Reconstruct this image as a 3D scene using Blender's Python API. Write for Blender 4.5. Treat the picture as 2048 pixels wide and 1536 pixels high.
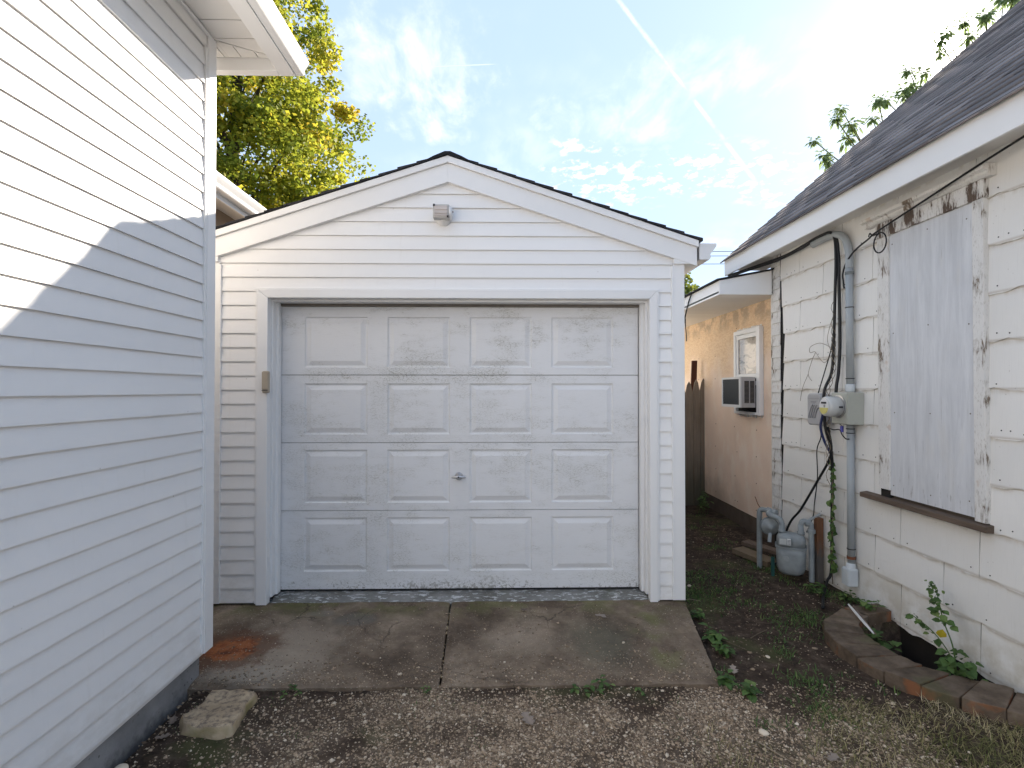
import bpy, math, random
import numpy as np
from mathutils import Vector, noise as mnoise
random.seed(7); rng = np.random.default_rng(7)
R = math.radians
sc = bpy.context.scene
for o in list(bpy.data.objects): bpy.data.objects.remove(o)

# ---------------------------------------------------------------- camera
cam = bpy.data.cameras.new('camera'); camo = bpy.data.objects.new('camera', cam)
sc.collection.objects.link(camo); sc.camera = camo
cam.sensor_width = 36; cam.lens = 36 * 1056 / 2048
cam.clip_start = 0.05; cam.clip_end = 2000
camo.location = (0, 0, 1.6)
camo.rotation_euler = (R(90 + .65), 0, R(-1.14))

# ---------------------------------------------------------------- sky, sun, exposure
SUN_EL, SUN_AZ = R(26.7), R(40.7)          # azimuth clockwise from +Y
SUND = Vector((math.sin(SUN_AZ) * math.cos(SUN_EL), math.cos(SUN_AZ) * math.cos(SUN_EL), math.sin(SUN_EL)))
SKY_STRENGTH, SUN_STRENGTH, EXPOSURE = 0.087, 3.5, 2.08
sc.view_settings.view_transform = 'Standard'; sc.view_settings.look = 'None'
sc.view_settings.exposure = EXPOSURE; sc.view_settings.gamma = 1
sc.view_settings.use_white_balance = True; sc.view_settings.white_balance_temperature = 7050; sc.view_settings.white_balance_tint = 11

class NT:
    """small node-graph writer"""
    def __init__(s, tree):
        s.t = tree; s.n = tree.nodes; s.l = tree.links
    def new(s, typ, **kw):
        n = s.n.new(typ)
        for k, v in kw.items(): setattr(n, k, v)
        return n
    def put(s, sock, v):
        if v is None: return
        if hasattr(v, 'is_linked') or isinstance(v, bpy.types.NodeSocket): s.l.new(v, sock)
        elif isinstance(v, (tuple, list)) and len(v) == 3 and sock.type == 'RGBA': sock.default_value = (*v, 1)
        else: sock.default_value = v
    def pos(s): return s.new('ShaderNodeNewGeometry').outputs['Position']
    def map(s, vec, scale=(1, 1, 1), loc=(0, 0, 0)):
        m = s.new('ShaderNodeMapping'); s.put(m.inputs['Vector'], vec)
        m.inputs['Scale'].default_value = scale; m.inputs['Location'].default_value = loc
        return m.outputs[0]
    def noise(s, vec, scale=5, detail=4, rough=.55, dist=0):
        n = s.new('ShaderNodeTexNoise'); s.put(n.inputs['Vector'], vec)
        n.inputs['Scale'].default_value = scale; n.inputs['Detail'].default_value = detail
        n.inputs['Roughness'].default_value = rough; n.inputs['Distortion'].default_value = dist
        return n.outputs['Fac']
    def voro(s, vec, scale=5, feature='F1', out='Distance'):
        n = s.new('ShaderNodeTexVoronoi', feature=feature); s.put(n.inputs['Vector'], vec)
        n.inputs['Scale'].default_value = scale
        return n.outputs[out]
    def math(s, op, a, b=None, c=None, clamp=False):
        n = s.new('ShaderNodeMath', operation=op, use_clamp=clamp)
        for i, v in enumerate((a, b, c)):
            if v is not None: s.put(n.inputs[i], v)
        return n.outputs[0]
    def vmath(s, op, a, b=None):
        n = s.new('ShaderNodeVectorMath', operation=op); s.put(n.inputs[0], a)
        if b is not None: s.put(n.inputs[1], b)
        return n.outputs['Value'] if op in ('DOT_PRODUCT', 'LENGTH', 'DISTANCE') else n.outputs[0]
    def sstep(s, v, lo, hi):
        n = s.new('ShaderNodeMapRange', interpolation_type='SMOOTHSTEP'); s.put(n.inputs[0], v)
        if lo <= hi:
            n.inputs[1].default_value = lo; n.inputs[2].default_value = hi
        else:
            n.inputs[1].default_value = hi; n.inputs[2].default_value = lo
            n.inputs[3].default_value = 1; n.inputs[4].default_value = 0
        return n.outputs[0]
    def mix(s, f, a, b, mode='MIX'):
        n = s.new('ShaderNodeMix', data_type='RGBA', blend_type=mode)
        s.put(n.inputs[0], f); s.put(n.inputs[6], a); s.put(n.inputs[7], b)
        return n.outputs[2]
    def ramp(s, f, stops):
        n = s.new('ShaderNodeValToRGB'); s.put(n.inputs[0], f); e = n.color_ramp.elements
        while len(e) < len(stops): e.new(.5)
        for el, (p, c) in zip(e, stops): el.position = p; el.color = (*c, 1)
        return n.outputs[0]
    def sep(s, v):
        n = s.new('ShaderNodeSeparateXYZ'); s.put(n.inputs[0], v); return n.outputs
    def attr(s, name):
        return s.new('ShaderNodeAttribute', attribute_name=name).outputs['Fac']
    def rnd(s): return s.new('ShaderNodeObjectInfo').outputs['Random']
    def bump(s, h, strength=.3, dist=.01, normal=None):
        n = s.new('ShaderNodeBump'); n.inputs['Strength'].default_value = strength
        n.inputs['Distance'].default_value = dist; s.put(n.inputs['Height'], h)
        if normal is not None: s.put(n.inputs['Normal'], normal)
        return n.outputs[0]
    def vary(s, col, f, lo, hi):
        """col * lerp(lo,hi,f)"""
        k = s.math('MULTIPLY_ADD', f, hi - lo, lo)
        n = s.new('ShaderNodeVectorMath', operation='SCALE'); s.put(n.inputs[0], col); s.put(n.inputs['Scale'], k)
        return n.outputs[0]

world = bpy.data.worlds.new('World'); sc.world = world; world.use_nodes = True
w = NT(world.node_tree); w.n.clear()
sky = w.new('ShaderNodeTexSky', sky_type='NISHITA', sun_disc=False)
sky.sun_elevation = SUN_EL; sky.sun_rotation = SUN_AZ
sky.air_density = 1.0; sky.dust_density = 0.15; sky.ozone_density = 1.0; sky.altitude = 150
d = w.vmath('NORMALIZE', w.new('ShaderNodeTexCoord').outputs['Generated'])
dx, dy, dz = w.sep(d)
inv = w.math('DIVIDE', 1.0, w.math('ADD', w.math('MAXIMUM', dz, 0.0), .12))
cmb = w.new('ShaderNodeCombineXYZ'); w.put(cmb.inputs[0], w.math('MULTIPLY', dx, inv)); w.put(cmb.inputs[1], w.math('MULTIPLY', dy, inv))
cp = cmb.outputs[0]
cpx, cpy, _ = w.sep(cp)
def cblob(x, y, rx, ry):
    ex = w.math('MULTIPLY', w.math('SUBTRACT', cpx, x), 1 / rx); ey = w.math('MULTIPLY', w.math('SUBTRACT', cpy, y), 1 / ry)
    r = w.math('SQRT', w.math('ADD', w.math('MULTIPLY', ex, ex), w.math('MULTIPLY', ey, ey)))
    r = w.math('ADD', r, w.math('MULTIPLY', w.math('SUBTRACT', w.noise(w.map(cp, (1.4, .7, 1), (2, 7, 0)), 6, 6, .65), .5), 2.6))
    return w.sstep(r, 1.2, .3)
broad = w.sstep(w.noise(w.map(cp, (1.2, .9, 1), (3.1, .4, 0)), 1.1, 4, .55, .4), .50, .75)
cirrus = w.math('MAXIMUM', w.math('MULTIPLY', broad, .6), w.math('MAXIMUM', cblob(-.24, 1.36, .22, .24), cblob(-.17, 1.60, .09, .09)))
cirrus = w.math('MAXIMUM', cirrus, w.math('MULTIPLY', w.math('MAXIMUM', cblob(.33, 1.50, .26, .14), cblob(.52, 1.33, .2, .12)), .6))
wisp = w.math('MULTIPLY', cirrus, w.sstep(w.noise(w.map(cp, (5, 2.6, 1), (1, 2, 0)), 2.0, 8, .60, .35), .30, .78))
bandy = w.math('ADD', cpy, w.math('MULTIPLY', w.math('SUBTRACT', w.noise(cp, 1.7, 3), .5), .7))
band = w.math('MULTIPLY', w.sstep(bandy, 1.60, 1.78), w.sstep(bandy, 2.10, 1.90))
flake = w.math('MULTIPLY', w.math('MULTIPLY', band, w.sstep(cpx, .05, .3)), w.sstep(w.noise(w.map(cp, (1, .85, 1), (1.7, 6.2, 0)), 17, 5, .62, .2), .50, .64))
haze = w.sstep(w.noise(w.map(cp, (.8, .8, 1), (5, 9, 0)), .8, 4, .5), .3, .8)
def contrail(a, b, width, fade):
    va, vb = Vector(a).normalized(), Vector(b).normalized()
    nrm = va.cross(vb).normalized(); mid = (va + vb).normalized(); half = math.acos(va.dot(vb)) / 2
    jit = w.math('MULTIPLY', w.math('SUBTRACT', w.noise(d, 90, 4), .5), width * .5)
    dist = w.math('ABSOLUTE', w.math('ADD', w.vmath('DOT_PRODUCT', d, tuple(nrm)), jit))
    lat = w.sstep(dist, width, width * .1)
    along = w.vmath('DOT_PRODUCT', d, tuple(mid))
    return w.math('MULTIPLY', lat, w.sstep(along, math.cos(half), math.cos(half * fade)))
c1 = contrail((.10, .74, .64), (.4198, .8459, .3289), .0046, .9)
c2 = contrail((-.1428, .8439, .5171), (-.0025, .8493, .5279), .0013, .6)
cloud = w.math('MAXIMUM', w.math('MULTIPLY', wisp, .75), w.math('MULTIPLY', flake, .95))
cloud = w.math('MAXIMUM', cloud, w.math('MULTIPLY', c1, w.math('MULTIPLY', w.sstep(w.noise(d, 22, 5, .65), .25, .75), .6)))
cloud = w.math('MAXIMUM', cloud, w.math('MULTIPLY', c2, .35))
ss = w.math('MAXIMUM', w.vmath('DOT_PRODUCT', d, tuple(SUND)), 0.0)
aure = w.math('ADD', w.math('MULTIPLY', w.math('POWER', ss, 24.0), .5), w.math('ADD', w.math('MULTIPLY', w.math('POWER', ss, 260.0), 5.0), w.math('MULTIPLY', w.math('POWER', ss, 3000.0), 30.0)))
ccol = w.new('ShaderNodeVectorMath', operation='SCALE'); ccol.inputs[0].default_value = (3.9, 4.1, 4.5)
w.put(ccol.inputs['Scale'], w.math('MULTIPLY_ADD', w.math('POWER', ss, 5.0), .15, 1.0))
up = w.sstep(dz, -.02, .06)
skyv = w.mix(w.math('MULTIPLY_ADD', haze, .06, .84), sky.outputs[0], (1.68, 2.32, 3.45))
skyc = w.mix(w.math('MULTIPLY', cloud, up), skyv, ccol.outputs[0])
au = w.new('ShaderNodeVectorMath', operation='SCALE'); au.inputs[0].default_value = (1, .95, .88); w.put(au.inputs['Scale'], aure)
skyc = w.vmath('ADD', skyc, au.outputs[0])
bg = w.new('ShaderNodeBackground'); w.put(bg.inputs[0], skyc); bg.inputs[1].default_value = SKY_STRENGTH
out = w.new('ShaderNodeOutputWorld'); w.l.new(bg.outputs[0], out.inputs[0])

sl = bpy.data.lights.new('sun', 'SUN'); sl.energy = SUN_STRENGTH; sl.angle = R(1.2); sl.color = (1, .93, .84)
so = bpy.data.objects.new('sun', sl); sc.collection.objects.link(so)
so.rotation_euler = SUND.to_track_quat('Z', 'Y').to_euler(); so.location = (10, 12, 12)

# ---------------------------------------------------------------- materials
def mat(name, fn, rough=.5, spec=.4, metal=0):
    m = bpy.data.materials.new(name); m.use_nodes = True
    t = NT(m.node_tree); b = m.node_tree.nodes['Principled BSDF']
    b.inputs['Roughness'].default_value = rough; b.inputs['Specular IOR Level'].default_value = spec
    b.inputs['Metallic'].default_value = metal
    r = fn(t, b) or {}
    for k, v in r.items(): t.put(b.inputs[k], v)
    return m
def plain(name, col, rough=.5, var=.12, scale=8, bump=0, spec=.4, metal=0):
    def fn(t, b):
        p = t.pos(); n = t.noise(p, scale, 5)
        c = t.vary(col, n, 1 - var, 1 + var); c = t.vary(c, t.rnd(), .96, 1.03)
        r = {'Base Color': c}
        if bump: r['Normal'] = t.bump(t.noise(p, scale * 6, 4), bump, .004)
        return r
    return mat(name, fn, rough, spec, metal)

def f_vinyl(t, b):
    p = t.pos(); n1 = t.noise(p, 1.3, 4); n2 = t.noise(t.map(p, (3, 3, 40)), 4, 3)
    drip = t.sstep(t.noise(t.map(p, (14, 14, .8)), 2, 5, .6), .58, .8)
    c = t.vary((.86, .855, .845), n1, .955, 1.03); c = t.vary(c, t.rnd(), .975, 1.015)
    c = t.mix(t.math('MULTIPLY', drip, .13), c, (.60, .56, .49))
    spk = t.sstep(t.voro(p, 6.5), .035, .012)
    c = t.mix(t.math('MULTIPLY', spk, .5), c, (.35, .3, .26))
    grime = t.math('MULTIPLY', t.sstep(t.math('ADD', t.sep(p)[2], t.math('MULTIPLY', t.noise(p, 3, 5), .5)), .72, .30), t.sstep(t.noise(t.map(p, (1, 1, 2)), 7, 6, .7), .35, .65))
    c = t.mix(t.math('MULTIPLY', grime, .28), c, (.42, .37, .30))
    h = t.math('ADD', t.math('MULTIPLY', n2, .3), t.noise(p, 3.5, 2))
    return {'Base Color': c, 'Normal': t.bump(h, .10, .02)}
VINYL = mat('white_vinyl', f_vinyl, .42, .4)
TRIM = plain('white_aluminium_trim', (.84, .84, .835), .36, .035, 3, 0)
SOFF = plain('white_soffit_vinyl', (.83, .815, .79), .5, .04, 4)
GUTT = plain('white_gutter_metal', (.78, .785, .79), .3, .05, 5)

def f_door(t, b):
    p = t.pos(); px, py, pz = t.sep(p)
    big = t.noise(t.map(p, (1, 1, 1), (2, 0, 5)), 1.6, 4, .6)
    mid = t.noise(t.map(p, (1.6, 1, 4.5), (0, 3, 1)), 3.0, 5, .65)
    zone = t.sstep(t.math('ADD', t.math('MULTIPLY', big, .55), t.math('MULTIPLY', mid, .55)), .50, .66)
    rail = t.math('MULTIPLY', t.sstep(t.math('ABSOLUTE', t.math('SUBTRACT', pz, 1.715)), .10, .0), t.sstep(t.noise(p, 3.2, 3), .42, .62))
    topz = t.math('MULTIPLY', t.sstep(pz, 1.5, 2.1), .35)
    zone = t.math('MINIMUM', 1.0, t.math('ADD', t.math('MULTIPLY', zone, t.math('ADD', .55, topz)), t.math('MULTIPLY', rail, .8)))
    wv = t.map(p, (1, 1, 3.0)); wob = t.new('ShaderNodeTexNoise'); t.put(wob.inputs['Vector'], wv); wob.inputs['Scale'].default_value = 22
    wvv = t.vmath('ADD', wv, t.vmath('MULTIPLY', wob.outputs['Color'], (.03, .03, .03)))
    edge = t.voro(wvv, 33, 'DISTANCE_TO_EDGE')
    crack = t.sstep(edge, .070, .012)
    fine = t.sstep(t.noise(t.map(p, (5, 5, 95)), 3, 5, .7), .53, .70)
    cm = t.math('MULTIPLY', crack, zone)
    c = t.vary((.765, .77, .78), t.noise(p, 1.1, 5, .6), .90, 1.06)
    c = t.mix(t.math('MULTIPLY', t.math('MULTIPLY', fine, t.sstep(t.noise(t.map(p, (1, 1, 2), (6, 0, 2)), 3.5, 4), .35, .65)), .34), c, (.44, .43, .40))
    c = t.mix(t.math('MULTIPLY', zone, .22), c, (.56, .555, .49))
    c = t.mix(t.math('MULTIPLY', cm, .72), c, (.22, .205, .155))
    green = t.math('MULTIPLY', t.sstep(t.noise(t.map(p, (2, 1, 9), (4, 0, 1)), 4, 4), .60, .74), zone)
    c = t.mix(t.math('MULTIPLY', green, .45), c, (.38, .39, .28))
    low = t.sstep(pz, .26, .10)
    mil = t.sstep(t.math('ADD', t.noise(p, 60, 3, .7), t.math('ADD', t.math('MULTIPLY', t.noise(p, 2.4, 3), .45), t.math('MULTIPLY', low, .12))), .86, .95)
    c = t.mix(t.math('MULTIPLY', t.math('MULTIPLY', mil, low), .62), c, (.14, .125, .09))
    clean = t.math('MULTIPLY', t.sstep(t.noise(t.map(p, (3.2, 1, .25)), 2.2, 3), .60, .75), .25)
    c = t.mix(clean, c, (.76, .77, .80))
    h = t.math('SUBTRACT', t.math('MULTIPLY', t.noise(t.map(p, (10, 10, 60)), 4, 4), .35), t.math('MULTIPLY', cm, 1.2))
    h = t.math('ADD', h, t.math('MULTIPLY', t.noise(p, 90, 3), .3))
    return {'Base Color': c, 'Normal': t.bump(h, .35, .004), 'Roughness': t.math('MULTIPLY_ADD', zone, .2, .5)}
DOORP = mat('cracked_white_door_paint', f_door, .55, .35)

def f_slab(t, b):
    p = t.pos(); px, py, pz = t.sep(p)
    n = t.noise(p, 2.3, 8, .66, .4); n2 = t.noise(p, 11, 7, .72); n3 = t.noise(p, 120, 2)
    c = t.ramp(n, [(.32, (.085, .062, .045)), (.45, (.145, .108, .078)), (.57, (.215, .165, .12)), (.72, (.32, .255, .19))])
    c = t.vary(c, n2, .45, 1.5); c = t.vary(c, t.noise(p, 60, 4, .7), .7, 1.3)
    # worn pale area by the house corner
    def blob(x, y, rx, ry, lo=.75, hi=1.15, nz=.5, ns=4):
        ex = t.math('MULTIPLY', t.math('SUBTRACT', px, x), 1 / rx); ey = t.math('MULTIPLY', t.math('SUBTRACT', py, y), 1 / ry)
        dd = t.math('SQRT', t.math('ADD', t.math('MULTIPLY', ex, ex), t.math('MULTIPLY', ey, ey)))
        dd = t.math('ADD', dd, t.math('MULTIPLY', t.math('SUBTRACT', t.noise(p, ns, 5, .6), .5), nz * 2))
        return t.sstep(dd, hi, lo)
    c = t.mix(t.math('MULTIPLY', blob(-1.30, 3.30, .32, .42, .3, 1.3, .8, 6), .55), c, (.40, .335, .26))
    c = t.mix(t.math('MULTIPLY', blob(-1.45, 3.02, .28, .12, .3, 1.3, .8, 8), .5), c, (.42, .37, .30))
    c = t.mix(t.math('MULTIPLY', blob(.12, 3.32, .3, .16, .3, 1.3, .7, 7), .35), c, (.38, .31, .235))
    c = t.mix(t.math('MULTIPLY', blob(.62, 3.30, .26, .36, .3, 1.2), .5), c, (.15, .145, .105))
    c = t.mix(t.math('MULTIPLY', blob(-.98, 3.62, .15, .10, .6, 1.1), .6), c, (.16, .15, .13))
    c = t.mix(t.math('MULTIPLY', blob(-1.25, 3.70, .10, .05, .6, 1.1), .5), c, (.18, .17, .15))
    moss = t.math('MULTIPLY', t.math('MAXIMUM', blob(.98, 3.55, .16, .34, .2, 1.2), t.math('MAXIMUM', blob(.98, 3.18, .13, .22, .2, 1.2), t.math('MULTIPLY', t.sstep(py, 3.55, 3.85), .8))), t.sstep(t.noise(p, 6, 5), .40, .62))
    c = t.mix(t.math('MULTIPLY', moss, .62), c, (.155, .165, .06))
    halo = blob(-1.66, 3.27, .30, .24, .8, 1.15, .6, 8); core = blob(-1.65, 3.26, .22, .15, .60, 1.0, .75, 9)
    c = t.mix(t.math('MULTIPLY', halo, .75), c, (.13, .068, .042))
    c = t.mix(t.math('MULTIPLY', core, .9), c, t.ramp(n2, [(.36, (.10, .042, .025)), (.47, (.27, .085, .034)), (.56, (.36, .13, .052)), (.66, (.20, .10, .06))]))
    spk = t.sstep(t.voro(p, 62), .20, .09); spk = t.math('MULTIPLY', spk, t.sstep(t.noise(p, 4, 4), .36, .60))
    c = t.mix(t.math('MULTIPLY', spk, .75), c, (.55, .49, .40))
    ckn = t.new('ShaderNodeTexNoise'); t.put(ckn.inputs['Vector'], p); ckn.inputs['Scale'].default_value = 5; ckn.inputs['Detail'].default_value = 6
    ce = t.voro(t.vmath('ADD', t.map(p, (1, 1, 0), (.37, .2, 0)), t.vmath('MULTIPLY', ckn.outputs['Color'], (.25, .25, 0))), 1.15, 'DISTANCE_TO_EDGE')
    ckl = t.math('MULTIPLY', t.sstep(ce, .0055, .001), t.sstep(t.noise(p, 1.6, 2), .45, .6))
    c = t.mix(t.math('MULTIPLY', ckl, .7), c, (.07, .055, .042))
    pit = t.sstep(t.voro(t.map(p, (1, 1, 1), (3, 1, 0)), 34), .13, .05)
    c = t.mix(t.math('MULTIPLY', pit, .5), c, (.06, .05, .04))
    h = t.math('ADD', t.math('MULTIPLY', n2, 1.0), t.math('ADD', t.math('MULTIPLY', n3, .25), t.math('MULTIPLY', spk, .25)))
    return {'Base Color': c, 'Normal': t.bump(h, .55, .008)}
SLAB = mat('weathered_concrete', f_slab, .92, .15)
def f_curb(t, b):
    p = t.pos(); n = t.noise(p, 14, 5, .6)
    c = t.ramp(t.noise(p, 5, 5), [(.3, (.12, .115, .10)), (.7, (.26, .26, .25))])
    pt = t.sstep(t.noise(t.map(p, (1, 3, 6)), 16, 5, .7), .54, .60)
    c = t.mix(pt, c, (.52, .53, .53)); c = t.mix(t.math('MULTIPLY', t.sstep(t.noise(p, 3, 3), .55, .7), .5), c, (.08, .085, .05))
    return {'Base Color': c, 'Normal': t.bump(n, .6, .006)}
CURB = mat('painted_sill_concrete', f_curb, .85, .2)
def f_found(t, b):
    p = t.pos()
    c = t.ramp(t.noise(p, 3, 6, .6), [(.3, (.17, .17, .17)), (.7, (.36, .36, .365))])
    sp = t.math('MAXIMUM', t.math('MULTIPLY', t.sstep(t.voro(p, 30), .24, .08), t.sstep(t.noise(p, 4, 4), .40, .58)), t.math('MULTIPLY', t.sstep(t.math('ADD', t.sep(p)[2], t.math('MULTIPLY', t.noise(p, 9, 6, .7), .25)), .16, .06), .8))
    c = t.mix(t.math('MULTIPLY', sp, .8), c, (.03, .027, .023))
    return {'Base Color': c, 'Normal': t.bump(t.noise(p, 40, 5), .4, .006)}
FOUND = mat('foundation_concrete', f_found, .9, .2)
def f_ground(t, b):
    p = t.pos(); px, py, pz = t.sep(p)
    n = t.noise(p, 2.2, 6, .6); n2 = t.noise(p, 16, 6, .7); f = t.noise(p, 70, 4, .7)
    g = t.math('MULTIPLY', t.attr('tone'), t.sstep(py, 2.98, 2.86))
    soil = t.ramp(n2, [(.30, (.030, .021, .015)), (.52, (.068, .048, .036)), (.72, (.13, .097, .073))])
    soil = t.mix(t.math('MULTIPLY', t.sstep(t.noise(t.map(p, (1, 1, 1), (7, 2, 0)), 2.4, 5), .52, .68), .6), soil, (.085, .095, .038))
    grav = t.ramp(t.noise(p, 45, 4, .7), [(.32, (.12, .087, .062)), (.5, (.27, .205, .148)), (.7, (.44, .35, .26))])
    c = t.mix(t.math('MULTIPLY', g, .85), soil, grav)
    c = t.mix(t.sstep(py, 1.7, .9), c, grav)  # unseen gravel behind the camera, added to bounce light onto the door
    far = t.sstep(py, 9.5, 12)
    c = t.mix(far, c, t.ramp(n2, [(.3, (.04, .06, .015)), (.7, (.08, .11, .03))]))
    h = t.math('ADD', t.math('MULTIPLY', n2, 1.0), t.math('MULTIPLY', f, .6))
    return {'Base Color': c, 'Normal': t.bump(h, .9, .02)}
GROUND = mat('soil_and_gravel', f_ground, .95, .1)

def f_asb(t, b):
    p = t.pos(); px, py, pz = t.sep(p)
    n = t.noise(p, 2.1, 5); st = t.noise(t.map(p, (60, 60, 1.1)), 3, 4, .6)
    c = t.vary((.80, .79, .76), n, .93, 1.05); c = t.vary(c, t.rnd(), .955, 1.03)
    c = t.mix(t.math('MULTIPLY', t.sstep(st, .52, .75), .13), c, (.48, .46, .42))
    # brown run-off along the butt line of each course
    fr = t.math('FRACT', t.math('MULTIPLY', t.math('ADD', pz, .0145), 1 / .2695))
    top = t.math('MULTIPLY', t.sstep(fr, .86, 1.0), t.sstep(t.noise(t.map(p, (5, 5, 1)), 3, 4), .40, .62))
    c = t.mix(t.math('MULTIPLY', top, .35), c, (.42, .33, .22))
    but = t.sstep(fr, .07, .0)
    c = t.mix(t.math('MULTIPLY', but, .5), c, (.36, .29, .21))
    lowm = t.math('MULTIPLY', t.sstep(pz, .42, .0), t.sstep(t.noise(p, 5, 5, .6), .36, .62))
    c = t.mix(t.math('MULTIPLY', lowm, .55), c, (.40, .34, .22))
    spk = t.sstep(t.voro(p, 24), .10, .04); c = t.mix(t.math('MULTIPLY', t.math('MULTIPLY', spk, t.sstep(t.noise(p, 4, 3), .45, .6)), .45), c, (.25, .21, .16))
    return {'Base Color': c, 'Normal': t.bump(st, .22, .003)}
ASB = mat('white_cement_shingle', f_asb, .65, .3)
def f_peel(t, b, thr=.612, wood=((.10, .076, .058), (.33, .26, .195))):
    p = t.pos()
    v = t.noise(t.map(p, (22, 22, 5)), 1.6, 7, .7, .6)
    v2 = t.noise(t.map(p, (7, 7, 4), (3, 1, 2)), 1.3, 4, .5)
    m = t.sstep(t.math('ADD', t.math('MULTIPLY', v, .6), t.math('MULTIPLY', v2, .45)), thr - .012, thr + .030)
    rim = t.math('SUBTRACT', t.sstep(t.math('ADD', t.math('MULTIPLY', v, .6), t.math('MULTIPLY', v2, .45)), thr - .05, thr - .02), m)
    wd = t.mix(t.noise(t.map(p, (70, 70, 4)), 3, 5), wood[0], wood[1])
    rust = t.sstep(t.noise(t.map(p, (1, 1, 1), (9, 4, 1)), 7, 3), .66, .74)
    c = t.vary((.735, .725, .70), t.noise(p, 8, 5), .88, 1.06)
    c = t.mix(t.math('MULTIPLY', rim, .35), c, (.40, .36, .31))
    c = t.mix(t.math('MULTIPLY', rust, .35), c, (.42, .22, .10))
    ck = t.sstep(t.noise(t.map(p, (40, 40, 9)), 3, 5, .75), .56, .62)
    c = t.mix(t.math('MULTIPLY', ck, .45), c, (.33, .30, .27))
    c = t.mix(m, c, wd)
    return {'Base Color': c, 'Normal': t.bump(t.math('SUBTRACT', t.noise(t.map(p, (30, 30, 6)), 3, 4), t.math('MULTIPLY', m, 1.5)), .5, .004)}
PEEL = mat('peeling_white_paint', f_peel, .7, .25)
PEELH = mat('peeling_head_casing', lambda t, b: f_peel(t, b, .545, ((.055, .040, .032), (.20, .145, .11))), .7, .25)
def f_board(t, b):
    p = t.pos(); s = t.math('ADD', t.math('MULTIPLY', t.noise(t.map(p, (9, 9, .9)), 1.6, 7, .72, .5), .75), t.math('MULTIPLY', t.noise(t.map(p, (45, 45, 1.5)), 2, 5, .6), .12)); n = t.noise(t.map(p, (3, 3, 1.3)), 2, 6, .65)
    c = t.mix(t.sstep(s, .25, .62), (.56, .575, .60), (.715, .73, .75)); c = t.vary(c, n, .84, 1.10)
    c = t.mix(t.math('MULTIPLY', t.sstep(t.noise(t.map(p, (4, 4, 1), (5, 5, 3)), 2, 3), .55, .75), .3), c, (.66, .63, .57))
    pz = t.sep(p)[2]
    low = t.math('MULTIPLY', t.sstep(pz, 1.15, .88), t.sstep(t.noise(t.map(p, (75, 75, 7)), 1, 5, .65), .60, .68))
    ck = t.math('MULTIPLY', t.sstep(t.noise(t.map(p, (110, 110, 3)), 1, 4, .6), .655, .70), .5)
    c = t.mix(t.math('MAXIMUM', t.math('MULTIPLY', low, .85), ck), c, (.16, .145, .13))
    return {'Base Color': c, 'Normal': t.bump(s, .12, .002)}
BOARD = mat('weathered_painted_plywood', f_board, .7, .25)
def f_peach(t, b):
    p = t.pos(); px, py, pz = t.sep(p)
    fl = t.voro(t.map(p, (1, 1, 2.4)), 30, 'F1', 'Color'); fg = t.noise(t.map(p, (1, 18, 30)), 2, 5, .7)
    osb = t.mix(t.sep(fl)[0], (.70, .48, .29), (.84, .64, .43)); osb = t.vary(osb, fg, .78, 1.15)
    pea = t.vary((.84, .655, .53), t.noise(p, 3, 5), .86, 1.1)
    br = t.sstep(t.noise(t.map(p, (1, 2.5, 1.4)), 2.2, 5, .6), .46, .66)
    pea = t.mix(t.math('MULTIPLY', br, .5), pea, (.88, .77, .66))
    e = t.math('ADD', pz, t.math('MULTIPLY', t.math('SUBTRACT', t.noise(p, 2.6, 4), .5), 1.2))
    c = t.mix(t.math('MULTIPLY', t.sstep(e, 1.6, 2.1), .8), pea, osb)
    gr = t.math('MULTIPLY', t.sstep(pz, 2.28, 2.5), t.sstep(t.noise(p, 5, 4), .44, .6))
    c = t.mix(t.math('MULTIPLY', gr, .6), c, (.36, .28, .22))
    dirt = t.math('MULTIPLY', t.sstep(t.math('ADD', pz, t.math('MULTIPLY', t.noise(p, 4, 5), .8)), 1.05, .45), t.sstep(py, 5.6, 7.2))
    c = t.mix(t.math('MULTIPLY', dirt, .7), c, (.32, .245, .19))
    return {'Base Color': c, 'Normal': t.bump(fg, .35, .004)}
PEACH = mat('peach_painted_strand_board', f_peach, .8, .2)
def f_shing(t, b, c0=(.030, .027, .030), c1=(.105, .095, .10)):
    p = t.pos(); tone = t.attr('tone')
    c = t.mix(tone, c0, c1); g = t.noise(p, 160, 2, .7)
    c = t.vary(c, g, .55, 1.45)
    return {'Base Color': c, 'Normal': t.bump(g, .7, .004)}
SHING = mat('grey_asphalt_shingle', lambda t, b: f_shing(t, b, (.125, .112, .110), (.36, .325, .315)), .9, .2)
SHINGB = mat('black_asphalt_shingle', lambda t, b: f_shing(t, b, (.018, .018, .020), (.045, .045, .05)), .9, .2)
def wood(name, a, bcol, rough=.85, sc_=(1, 1, .06), moss=0):
    def fn(t, b):
        p = t.pos(); g = t.noise(t.map(p, tuple(60 * q for q in sc_)), 1, 6, .65); n = t.noise(p, 4, 4)
        c = t.mix(g, a, bcol); c = t.vary(c, n, .75, 1.2); c = t.vary(c, t.rnd(), .8, 1.15)
        if moss: c = t.mix(t.math('MULTIPLY', t.sstep(t.sep(p)[2], .9, .1), .6), c, (.035, .042, .018))
        return {'Base Color': c, 'Normal': t.bump(g, .5, .004)}
    return mat(name, fn, rough, .2)
FENCE = wood('grey_fence_wood', (.14, .11, .085), (.33, .27, .21), moss=1)
SILLW = wood('bare_brown_sill_wood', (.085, .062, .048), (.23, .17, .13), sc_=(1, .06, 1))
PLANKW = wood('old_plank_wood', (.10, .075, .05), (.24, .18, .12), sc_=(.3, .3, 1))
REDW = wood('reddish_board_wood', (.075, .030, .020), (.13, .055, .038))
BARK = wood('tree_bark', (.035, .028, .022), (.10, .085, .07), sc_=(1, 1, .15))
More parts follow.
